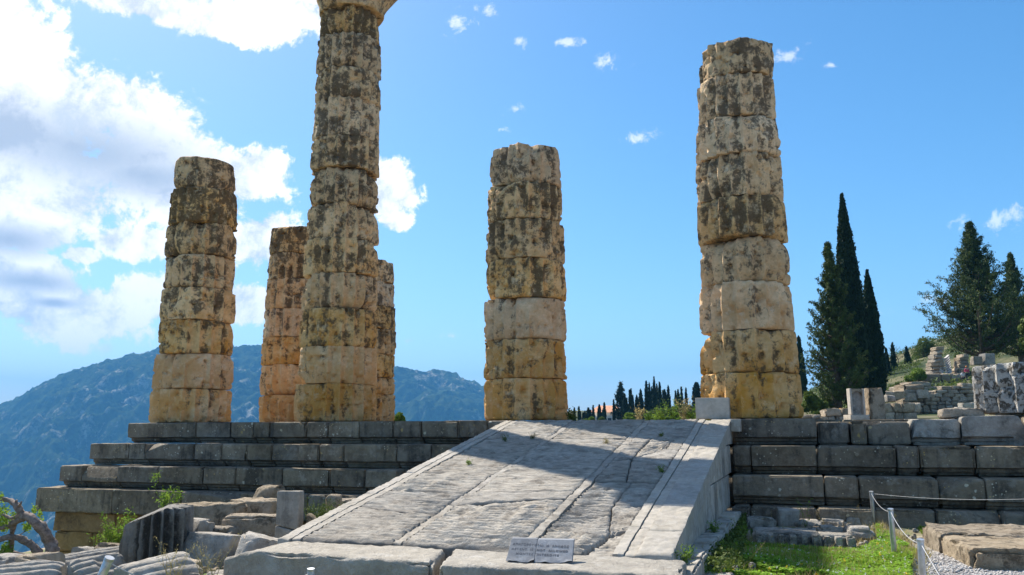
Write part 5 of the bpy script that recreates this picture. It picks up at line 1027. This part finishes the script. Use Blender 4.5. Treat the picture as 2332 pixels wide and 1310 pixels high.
# low scrub over the slope
r = np.random.default_rng(77); n = 130000; x = r.uniform(-8, 34, n); y = r.uniform(46, 175, n); P = np.column_stack([x, y, np.zeros(n)]); k = fbm(P, 0.22, 4, 12)+0.5*fbm(P, 0.9, 2, 13) > r.uniform(-0.05, 0.25, n); P = P[k]; n = len(P)
P[:, 2] = ground_z(P[:, 0], P[:, 1])+fbm(P*np.array([1, 1, 0]), 0.05, 4, 5)*np.clip((np.hypot(P[:, 0], P[:, 1])-25)/80, 0, 1)*1.3+r.gamma(1.5, 0.16, n)
k = np.hypot(P[:, 0]-18.5, P[:, 1]-88) > 7; P = P[k]; V, F = leaves(P, 0.22, r, 0.6, 0.2); put('hillside_scrub', V, F, M['olive'], None, smooth=False, label='low green scrub covering the slope behind the ruins', cat='ground cover', kind='stuff')

# ------------------------------------------------------------------ the two visitors
def skin(name, verts, edges, radii, m, parent, sub=1):
    me = bpy.data.meshes.new(name); me.from_pydata([tuple(v) for v in verts], edges, []); o = bpy.data.objects.new(name, me); COL.objects.link(o)
    o.parent = parent; me.materials.append(m); md = o.modifiers.new('skin', 'SKIN'); md.use_smooth_shade = True
    for i, r_ in enumerate(radii): me.skin_vertices[0].data[i].radius = r_ if isinstance(r_, tuple) else (r_, r_); me.skin_vertices[0].data[i].use_root = (i == 0)
    sd_ = o.modifiers.new('sub', 'SUBSURF'); sd_.levels = sub; sd_.render_levels = sub; return o
def person(loc, az, label, shirt, legsm, hatm, mirror=1, sleeves=False):
    t = thing('person', label, 'person', tuple(loc), 'visitors on the hillside path'); t.rotation_euler = (0, 0, az); s = mirror
    # x right, -y forward; walking down towards the viewer
    J = [(0, 0, .93), (0, 0, 1.12), (0, -.01, 1.32), (0, 0, 1.44), (0, -.02, 1.50), (0, -.03, 1.58), (0, -.03, 1.67),
         (.17, 0, 1.38), (.23, .02, 1.15), (.20, -.14, .98), (.18, -.20, .93), (-.17, 0, 1.38), (-.24, -.02, 1.15), (-.16, -.18, 1.04), (-.08, -.24, 1.04),
         (.09, 0, .88), (.10, -.10*s, .50), (.10, -.06*s, .09), (.10, -.20*s, .04), (-.09, 0, .88), (-.10, .02*s, .48), (-.10, .16*s, .10), (-.10, .05*s, .04)]
    E = [(0, 1), (1, 2), (2, 3), (3, 4), (4, 5), (5, 6), (2, 7), (7, 8), (8, 9), (9, 10), (2, 11), (11, 12), (12, 13), (13, 14), (0, 15), (15, 16), (16, 17), (17, 18), (0, 19), (19, 20), (20, 21), (21, 22)]
    R = [(.14, .10), (.125, .09), (.15, .10), (.06, .06), (.052, .052), (.085, .095), (.07, .085), .052, .042, .034, .03, .052, .042, .034, .03, .085, .058, .042, .035, .085, .058, .042, .035]
    skin('body', J, E, R, M['skin'], t)
    skin('shirt', [J[0], J[1], J[2], J[3], J[7], J[8], J[11], J[12]] + ([J[9], J[13]] if sleeves else []), [(0, 1), (1, 2), (2, 3), (2, 4), (4, 5), (2, 6), (6, 7)] + ([(5, 8), (7, 9)] if sleeves else []), [(.165, .12), (.15, .11), (.17, .12), (.07, .07), .07, .055, .07, .055, .045, .045][:10 if sleeves else 8], M[shirt], t)
    skin('trousers', [J[0], J[15], J[16], J[17], J[19], J[20], J[21]], [(0, 1), (1, 2), (2, 3), (0, 4), (4, 5), (5, 6)], [(.155, .12), .10, .075, .06, .10, .075, .06], M[legsm], t)
    for k in (18, 22):
        v = J[k]; V, F = stone(.10, .27, .09, 5, .03, 0, 0, .05); me = mesh_data('shoe', V+np.array([v[0], v[1]+.03, v[2]-.045]), F, 60); me.materials.append(M['shoe']); o = bpy.data.objects.new('shoe', me); COL.objects.link(o); o.parent = t
    th = np.linspace(0, np.pi*0.55, 7); nn_ = 16; a = np.arange(nn_)/nn_*2*np.pi
    V = np.concatenate([np.stack([np.cos(a)*.105*np.sin(x), np.sin(a)*.118*np.sin(x), np.full(nn_, .112*np.cos(x))], 1) for x in th])+np.array([0, -.015, 1.645]); k = np.arange(nn_); k2 = (k+1) % nn_
    F = np.concatenate([np.stack([i*nn_+k, (i+1)*nn_+k, (i+1)*nn_+k2, i*nn_+k2], 1) for i in range(6)]); me = mesh_data('hair', V, F); me.materials.append(M[hatm]); o = bpy.data.objects.new('hair' if hatm == 'hair' else 'cap', me); COL.objects.link(o); o.parent = t
person(PD(2195.0, 880, 90), YAW+0.25, 'visitor in a white shirt and dark trousers on the hillside path', 'whiteshirt', 'navy', 'hair', 1)
person(PD(2203.5, 869, 93), YAW-0.2, 'visitor in a red pink top and orange cap, higher up on the path', 'pinkshirt', 'navy', 'cap', -1, True)

# ------------------------------------------------------------------ gnarled bare tree at the left edge
def gnarled():
    D = 9.6; b = PD(122, 1262, D); t = thing('gnarled_tree', 'gnarled half bare tree leaning out at the left edge below the temple corner', 'tree', (b[0], b[1], b[2]-0.4))
    def br(pts, r, seed, name='branch', D0=D): P = smoothline([PD(x, y, D0+dd) for x, y, dd in pts], 5); V, F = tube(P, np.interp(np.linspace(0, 1, len(P)), np.linspace(0, 1, len(r)), r), 10, 0.35, seed); put(name, V, F, M['bark'], t)
    br([(132, 1310, .3), (121, 1262, 0), (113, 1232, 0), (95, 1203, -.05), (72, 1182, -.05), (50, 1172, 0), (38, 1152, 0), (22, 1140, .1), (-5, 1135, .1), (-40, 1130, .1)], [.075, .07, .066, .06, .052, .045, .034, .028, .024, .02], 1, 'trunk')
    br([(46, 1173, 0), (25, 1180, .05), (5, 1172, .1), (-30, 1168, .1)], [.03, .018, .014, .01], 2)
    br([(52, 1180, 0), (28, 1192, .1), (12, 1200, .15), (-25, 1212, .2)], [.04, .034, .028, .02], 3)
    br([(32, 1190, .1), (27, 1215, .15), (24, 1245, .2), (20, 1290, .2), (18, 1330, .2)], [.035, .03, .028, .028, .03], 4)
    br([(95, 1275, .1), (84, 1254, .1), (60, 1234, .1), (30, 1224, .05), (0, 1228, 0), (-40, 1236, 0)], [.045, .044, .042, .036, .03, .028], 5)
    br([(84, 1280, .2), (60, 1270, .2), (25, 1259, .2), (-10, 1261, .2), (-50, 1270, .2)], [.03, .032, .034, .03, .026], 6)
    br([(40, 1155, 0), (46, 1148, -.05), (49, 1142, -.05)], [.018, .012, .008], 7); br([(40, 1152, 0), (37, 1144, 0), (38, 1139, 0)], [.02, .014, .012], 8); br([(58, 1176, 0), (63, 1170, 0), (68, 1165, 0)], [.016, .012, .006], 9)
    br([(35, 1222, .1), (52, 1214, .1), (62, 1200, .1)], [.006, .005, .003], 10); br([(38, 1262, .2), (44, 1282, .2), (60, 1288, .2)], [.012, .01, .005], 11)
    r = np.random.default_rng(5); Ps = []
    for x, y, rx, ry, n, dd in [(8, 1180, 14, 26, 420, .25), (2, 1130, 6, 9, 60, .2), (35, 1174, 7, 7, 90, .15), (62, 1200, 9, 9, 150, .1), (15, 1252, 13, 13, 300, .15), (20, 1285, 17, 12, 260, .1), (78, 1160, 5, 10, 70, .3), (90, 1172, 6, 6, 50, .3), (95, 1186, 4, 5, 30, .3), (0, 1300, 12, 10, 120, .1), (12, 1200, 10, 10, 120, .3)]:
        for _ in range(n):
            q = r.normal(size=2)*0.55; Ps.append(PD(x+q[0]*rx, y+q[1]*ry, D+dd+r.normal()*0.12))
    V, F = leaves(np.array(Ps), 0.036, r, 0.5, 0.3); put('foliage', V, F, M['sprig'], t, smooth=False)
gnarled()

# ------------------------------------------------------------------ weeds, sprigs and dry stalks
def sprig(base, H, n, seed, label, m='sprig', leaf=0.035, spread=0.35, lean=0.0, name='green_sprig', cat='plant', group='weeds among the stones', per=26, stem=0.003):
    r = np.random.default_rng(seed); base = np.array(base, float); t = thing(name, label, cat, tuple(base), group); st, Ps = [], []
    for i in range(n):
        az = r.uniform(0, 2*np.pi); d = np.array([math.cos(az), math.sin(az), 0])*spread*r.uniform(0.2, 1)+np.array([lean, 0, 1]); L = H*r.uniform(0.55, 1.0)
        s = np.linspace(0, 1, 6)[:, None]; P = base+d*s*L+np.array([math.cos(az), math.sin(az), 0])*s*s*L*0.15+r.normal(size=(6, 3))*0.01; st.append(tube(P, np.linspace(stem, stem*0.4, 6), 4))
        u = r.uniform(0.15, 1, per); q = np.stack([np.interp(u, s[:, 0], P[:, k]) for k in range(3)], 1)+r.normal(size=(per, 3))*leaf*0.75; Ps.append(q)
    V, F = join(st); put('stem', V, F, M['dryweed' if m == 'dryweed' else 'olive'], t, smooth=False)
    V, F = leaves(np.concatenate(Ps), leaf, r, 0.36, 0.6); put('foliage', V, F, M[m], t, smooth=False)
sprig(PD(262, 1258, 10.0), 0.50, 26, 1, 'bright green sprig left of the upright fluted drum, before the orange foundation', leaf=0.038, spread=0.45, lean=0.12, per=34)
sprig(PD(236, 1262, 10.0), 0.30, 9, 2, 'low green sprig left of the bright one, before the orange foundation', leaf=0.034, spread=0.7, lean=-0.3)
sprig(PD(372, 1160, 11.5), 0.33, 9, 3, 'pale green sprig above the upright fluted drum, left plume', leaf=0.045, spread=0.5)
sprig(PD(398, 1158, 11.5), 0.30, 5, 4, 'pale green sprig above the upright fluted drum, right plume', leaf=0.045, spread=0.25)
sprig(PD(350, 1098, 12.6), 0.16, 3, 5, 'tiny yellow green sprig growing from the third step', leaf=0.035, spread=0.3, lean=0.3)
sprig(PD(716, 1205, 10.3), 0.36, 34, 6, 'bushy green weed between the grey post and the left edge of the ramp', m='olive', leaf=0.026, spread=0.75, lean=0.1, per=38)
sprig(PD(745, 1190, 10.8), 0.26, 18, 7, 'paler weed patch under the knob shaped stone', m='olive', leaf=0.024, spread=0.8, per=30)
for i, (px, py, D, H, lb) in enumerate([(488, 1320, 7.2, .42, 'dry branching stalk before the dark slanting stone'), (462, 1320, 7.4, .34, 'dry branching stalk left of the tallest one'), (402, 1325, 7.2, .32, 'dry stalk in front of the chopped fluted chunk'), (382, 1325, 7.3, .40, 'dry stalk below the upright fluted drum')]):
    sprig(PD(px, py, D), H, 5, 20+i, lb, m='dryweed', leaf=0.016, spread=0.42, name='dry_stalk', per=30, stem=0.0028, group='dry stalks at the bottom left')
for i, (x, y, H, lb, mm_) in enumerate([(1150+0, 1005, .10, 'tuft in the joint at the upper left of the ramp', 'olive'), (1213, 1000, .09, 'small tuft where the left lane joint meets the first cross joint', 'olive'), (1068, 1058, .05, 'flat green weed on the left lane of the ramp', 'sprig'), (1507, 1076, .08, 'green tuft growing on the right lane of the ramp', 'sprig'), (1505, 995, .06, 'little tuft in the top right slab of the ramp', 'olive'), (1380, 1010, .06, 'brownish tuft by the middle joint of the ramp', 'dryweed')]):
    rx_, ry_ = R2(x, y); sprig((rx_, ry_, RM*ry_+0.004), H, 9, 40+i, lb, m=mm_, leaf=0.022, spread=1.1, per=12, group='tufts in the ramp joints', name='grass_tuft')
for i, (px, py, z, H, mm_, lb) in enumerate([(1758, 1200, GZ, .36, 'dryweed', 'leftmost thin dry stalk before the dark steps'), (1812, 1196, GZ, .30, 'dryweed', 'leaning thin dry stalk behind the grey cube'), (1836, 1205, GZ, .42, 'sprig', 'tall green stalk right of the grey cube'), (1876, 1205, GZ, .40, 'dryweed', 'feathery dry stalk with a pink tip'), (1925, 1215, GZ, .26, 'dryweed', 'short dry stalk left of the moulded block'), (1955, 1200, GZ, .42, 'dryweed', 'leaning dry stalk behind the moulded block'), (1690, 1300, GZ, .50, 'dryweed', 'long leaning dry stalk in the grass beside the ramp wall'), (1610, 1290, -1.45, .28, 'dryweed', 'dry seed stalk at the foot of the ramp side wall')]):
    sprig(PZ(px, py, z), H, 1 if mm_ == 'dryweed' else 2, 60+i, lb, m=mm_, leaf=0.016 if mm_ == 'dryweed' else 0.028, spread=0.25, lean=(0.0, -0.25, 0, 0.05, 0, -0.25, 0.5, 0)[i], per=40, group='tall stalks before the steps', name='tall_stalk', stem=0.003)
sprig(PZ(1660, 1290, GZ), 0.30, 10, 80, 'broad leaved weed in the shade beside the ramp wall', leaf=0.045, spread=0.6, per=18); sprig(PZ(1685, 1240, GZ), 0.26, 8, 81, 'leafy weed left of the toothed blocks', leaf=0.045, spread=0.6, per=16)
sprig(PZ(1560, 1283, -1.30), 0.16, 9, 82, 'small weed growing from the plinth of the ramp wall, near end', leaf=0.026, spread=0.7); sprig(PX(1625, 1215, -0.2), 0.14, 9, 83, 'small weed growing from the plinth of the ramp wall, far end', leaf=0.026, spread=0.7)
# plants rising behind the top of the ramp
for i, (px, D, H, mm_, lb) in enumerate([(1300, 15.6, .20, 'olive', 'low weed at the right foot of the middle column'), (1455, 22, .45, 'dryweed', 'yellow flowering stalk rising behind the ramp top'), (1505, 21, .42, 'sprig', 'bright weed behind the ramp top, left'), (1532, 21, .62, 'sprig', 'bright tall weed behind the ramp top'), (1556, 20, .60, 'dryweed', 'dry flowering weed behind the ramp top'), (1575, 20, .45, 'sprig', 'bright weed left of the small white block'), (1478, 22, .3, 'sprig', 'low bright weed behind the ramp top, centre')]):
    p = PD(px, 950, D); p[2] = -0.01 if D > 14 else p[2]; sprig(p, H, 10, 90+i, lb, m=mm_, leaf=0.06, spread=0.5, per=22, group='weeds on the temple floor behind the ramp', stem=0.006)

# ------------------------------------------------------------------ meadow, clover, flowers, gravel
def field(poly, n, seed):
    r = np.random.default_rng(seed); q = np.array([PZ(x, y, GZ)[:2] for x, y in poly]); lo, hi = q.min(0), q.max(0); out = []
    while sum(len(o) for o in out) < n:
        P = r.uniform(lo, hi, (n*2, 2)); ins = np.zeros(len(P), bool); j = len(q)-1
        for i in range(len(q)):
            c = ((q[i, 1] > P[:, 1]) != (q[j, 1] > P[:, 1])) & (P[:, 0] < (q[j, 0]-q[i, 0])*(P[:, 1]-q[i, 1])/(q[j, 1]-q[i, 1]+1e-12)+q[i, 0]); ins ^= c; j = i
        out.append(P[ins])
    return np.concatenate(out)[:n], r
def gh(P): return ground_z(P[:, 0], P[:, 1])+fbm(np.column_stack([P, np.zeros(len(P))]), 0.9, 4, 3)*0.05
def blades(poly, n, seed, h, name, m, label, w=0.006, clump=0.9):
    P, r = field(poly, n, seed); den = fbm(np.column_stack([P, np.zeros(n)]), 1.6, 3, seed); P = P[den > r.uniform(-clump, 0.25, n)]; n = len(P)
    hh = h*r.uniform(0.4, 1.2, n)*(1+0.5*np.clip(fbm(np.column_stack([P, np.zeros(n)]), 2.5, 2, 3), -0.8, 1)); az = r.uniform(0, 2*np.pi, n); b = np.column_stack([P, gh(P)-0.005])
    sd_ = np.stack([np.cos(az), np.sin(az), 0*az], 1)*w; tip = b+np.stack([r.normal(0, 0.4, n)*hh, r.normal(0, 0.4, n)*hh, hh], 1); midp = (b*0.45+tip*0.55)+np.stack([0*hh, 0*hh, hh*0.10], 1)
    V = np.stack([b-sd_, b+sd_, midp+sd_*0.7, tip, midp-sd_*0.7], 1).reshape(-1, 3); i = np.arange(n)*5
    put(name, V, [np.stack([i, i+1, i+2, i+4], 1), np.stack([i+4, i+2, i+3], 1)], M[m], None, smooth=False, label=label, cat='grass', kind='stuff')
G1 = [(1600, 1330), (1640, 1240), (1690, 1246), (1720, 1258), (1880, 1262), (1955, 1258), (2000, 1240), (1998, 1205), (2040, 1235), (2085, 1262), (2075, 1300), (2075, 1330)]
blades(G1, 42000, 11, 0.075, 'meadow_grass', 'grass', 'bright green grass between the ramp wall and the gravel path')
blades([(1600, 1330), (1640, 1240), (1690, 1225), (1880, 1240), (2010, 1200), (2060, 1230), (2120, 1275), (2110, 1330)], 9000, 19, 0.10, 'dry_grass', 'dryweed', 'dry straw coloured blades mixed into the meadow', 0.004)
G2 = [(1640, 1172), (2120, 1190), (2332, 1205), (2340, 1196), (1990, 1180), (1660, 1155)]
blades(G2, 9000, 12, 0.07, 'meadow_grass', 'grass', 'grass strip along the foot of the temple steps')
G3 = [(2090, 1205), (2120, 1210), (2220, 1262), (2250, 1285), (2190, 1280), (2130, 1250)]
blades(G3, 6000, 13, 0.06, 'meadow_grass', 'grass', 'grass fringe before the huge pitted slab')
G4 = [(60, 1260), (330, 1240), (640, 1225), (640, 1310), (300, 1300), (60, 1310)]
def blades_left():
    r = np.random.default_rng(14); n = 7000; x = r.uniform(-9.5, -4.6, n); y = r.uniform(-8.6, -2.2, n); P = np.column_stack([x, y]); k = fbm(np.column_stack([P, np.zeros(n)]), 1.2, 3, 4) > 0.05; P = P[k]; n = len(P)
    hh = 0.09*r.uniform(0.4, 1.3, n); b = np.column_stack([P, gh(P)-0.005]); az = r.uniform(0, 6.28, n); sd_ = np.stack([np.cos(az), np.sin(az), 0*az], 1)*0.005; tip = b+np.stack([r.normal(0, 0.4, n)*hh, r.normal(0, 0.4, n)*hh, hh], 1)
    V = np.stack([b-sd_, b+sd_, tip], 1).reshape(-1, 3); i = np.arange(n)*3; put('dry_grass', V, np.stack([i, i+1, i+2], 1), M['dryweed'], None, smooth=False, label='thin dry grass between the fallen stones on the left', cat='grass', kind='stuff')
blades_left()
P, r = field(G1, 26000, 21); den = fbm(np.column_stack([P, np.zeros(len(P))]), 1.4, 3, 8); P = P[den > -0.12]; n = len(P); c = np.column_stack([P, gh(P)+r.uniform(0.02, 0.085, n)]); Vs = []
az0 = r.uniform(0, 2*np.pi, n)
for k in range(3):
    az = az0+k*2.094; rad = 0.014*r.uniform(0.7, 1.3, n); d = np.stack([np.cos(az), np.sin(az), r.normal(0, 0.25, n)], 1); e = np.stack([-np.sin(az), np.cos(az), r.normal(0, 0.25, n)], 1)
    a = c; Vs.append(np.stack([a, a+(d+e*0.75)*rad[:, None], a+d*1.7*rad[:, None], a+(d-e*0.75)*rad[:, None]], 1))
V = np.concatenate(Vs).reshape(-1, 3); i = np.arange(len(V)//4)*4; put('clover', V, np.stack([i, i+1, i+2, i+3], 1), M['clover'], None, smooth=False, label='dense clover leaves covering the meadow right of the ramp', cat='ground cover', kind='stuff')
for nm, mm_, n_, sz, sdx, lb, dns in [('white_flowers', 'petal_w', 260, 0.009, 31, 'tiny white clover blossoms dotted over the meadow', -0.1), ('yellow_flowers', 'petal_y', 46, 0.013, 32, 'scattered small yellow blossoms in the meadow', -0.3)]:
    P, r = field(G1, n_*2, sdx); k = fbm(np.column_stack([P, np.zeros(len(P))]), 1.4, 3, 8) > dns; P = P[k][:n_]; c = np.column_stack([P, gh(P)+r.uniform(0.06, 0.10, len(P))]); Q = (c[:, None]+r.normal(0, sz*0.55, (len(P), 9, 3))).reshape(-1, 3); V, F = leaves(Q, sz, r, 0.8, 0.0); put(nm, V, F, M[mm_], None, smooth=False, label=lb, cat='flowers', kind='stuff')
r = np.random.default_rng(45); cs_ = []; P, _q = field([(1640, 1250), (1700, 1180), (2010, 1195), (2120, 1210), (2110, 1300), (1700, 1310)], 260, 46)
for i in range(260):
    V, F = stone(*(np.clip(r.gamma(2.2, 0.014, 3), 0, 0.05)+0.02), 5000+i, 0.015, 0.03, 0.01, 0.06, 2, 5.0); cs_.append((rotz(V, r.uniform(0, 6))+np.array([P[i, 0], P[i, 1], float(gh(P[i:i+1])[0])+0.005]), F))
V, F = join(cs_); put('stone_chips', V, F, M['broken'], None, sharp=40, label='small pale stone chips scattered in the grass on the right', cat='rubble', kind='stuff')
# shaded weeds along the ramp wall
GW = [(1590, 1330), (1640, 1250), (1672, 1170), (1700, 1175), (1700, 1250), (1690, 1330)]
P, r = field(GW, 7000, 41); c = np.column_stack([P, gh(P)+r.uniform(0.0, 0.17, len(P))]); V, F = leaves(c, 0.04, r, 0.6, 0.3); put('shade_weeds', V, F, M['olive'], None, smooth=False, label='leafy weeds growing along the foot of the ramp side wall', cat='ground cover', kind='stuff')
# gravel
P, r = field([(2060, 1256), (2120, 1250), (2215, 1290), (2400, 1300), (2400, 1400), (2050, 1400)], 9500, 51); n = len(P); s = r.gamma(2.2, 0.0027, n)+0.0028
ico = np.array([(0, 0, 1), (.9, 0, .1), (.25, .85, .1), (-.75, .5, 0), (-.7, -.55, .1), (.3, -.9, 0), (0, 0, -.8)], float); fc = np.array([(0, 1, 2), (0, 2, 3), (0, 3, 4), (0, 4, 5), (0, 5, 1), (6, 2, 1), (6, 3, 2), (6, 4, 3), (6, 5, 4), (6, 1, 5)])
az = r.uniform(0, 6.28, n); c_, s_ = np.cos(az)[:, None], np.sin(az)[:, None]; jit = 1+r.uniform(-0.25, 0.25, (n, 7, 3)); L = ico[None]*jit*s[:, None, None]*np.array([1.0, 1.0, 0.6])
X = L[:, :, 0]*c_-L[:, :, 1]*s_; Y = L[:, :, 0]*s_+L[:, :, 1]*c_; V = np.stack([X+P[:, :1], Y+P[:, 1:], L[:, :, 2]+gh(P)[:, None]+s[:, None]*0.3], 2).reshape(-1, 3)
F = (fc[None]+(np.arange(n)*7)[:, None, None]).reshape(-1, 3); put('gravel', V, F, M['gravel'], None, smooth=False, label='pale gravel scattered on the path in the bottom right corner', cat='gravel', kind='stuff')
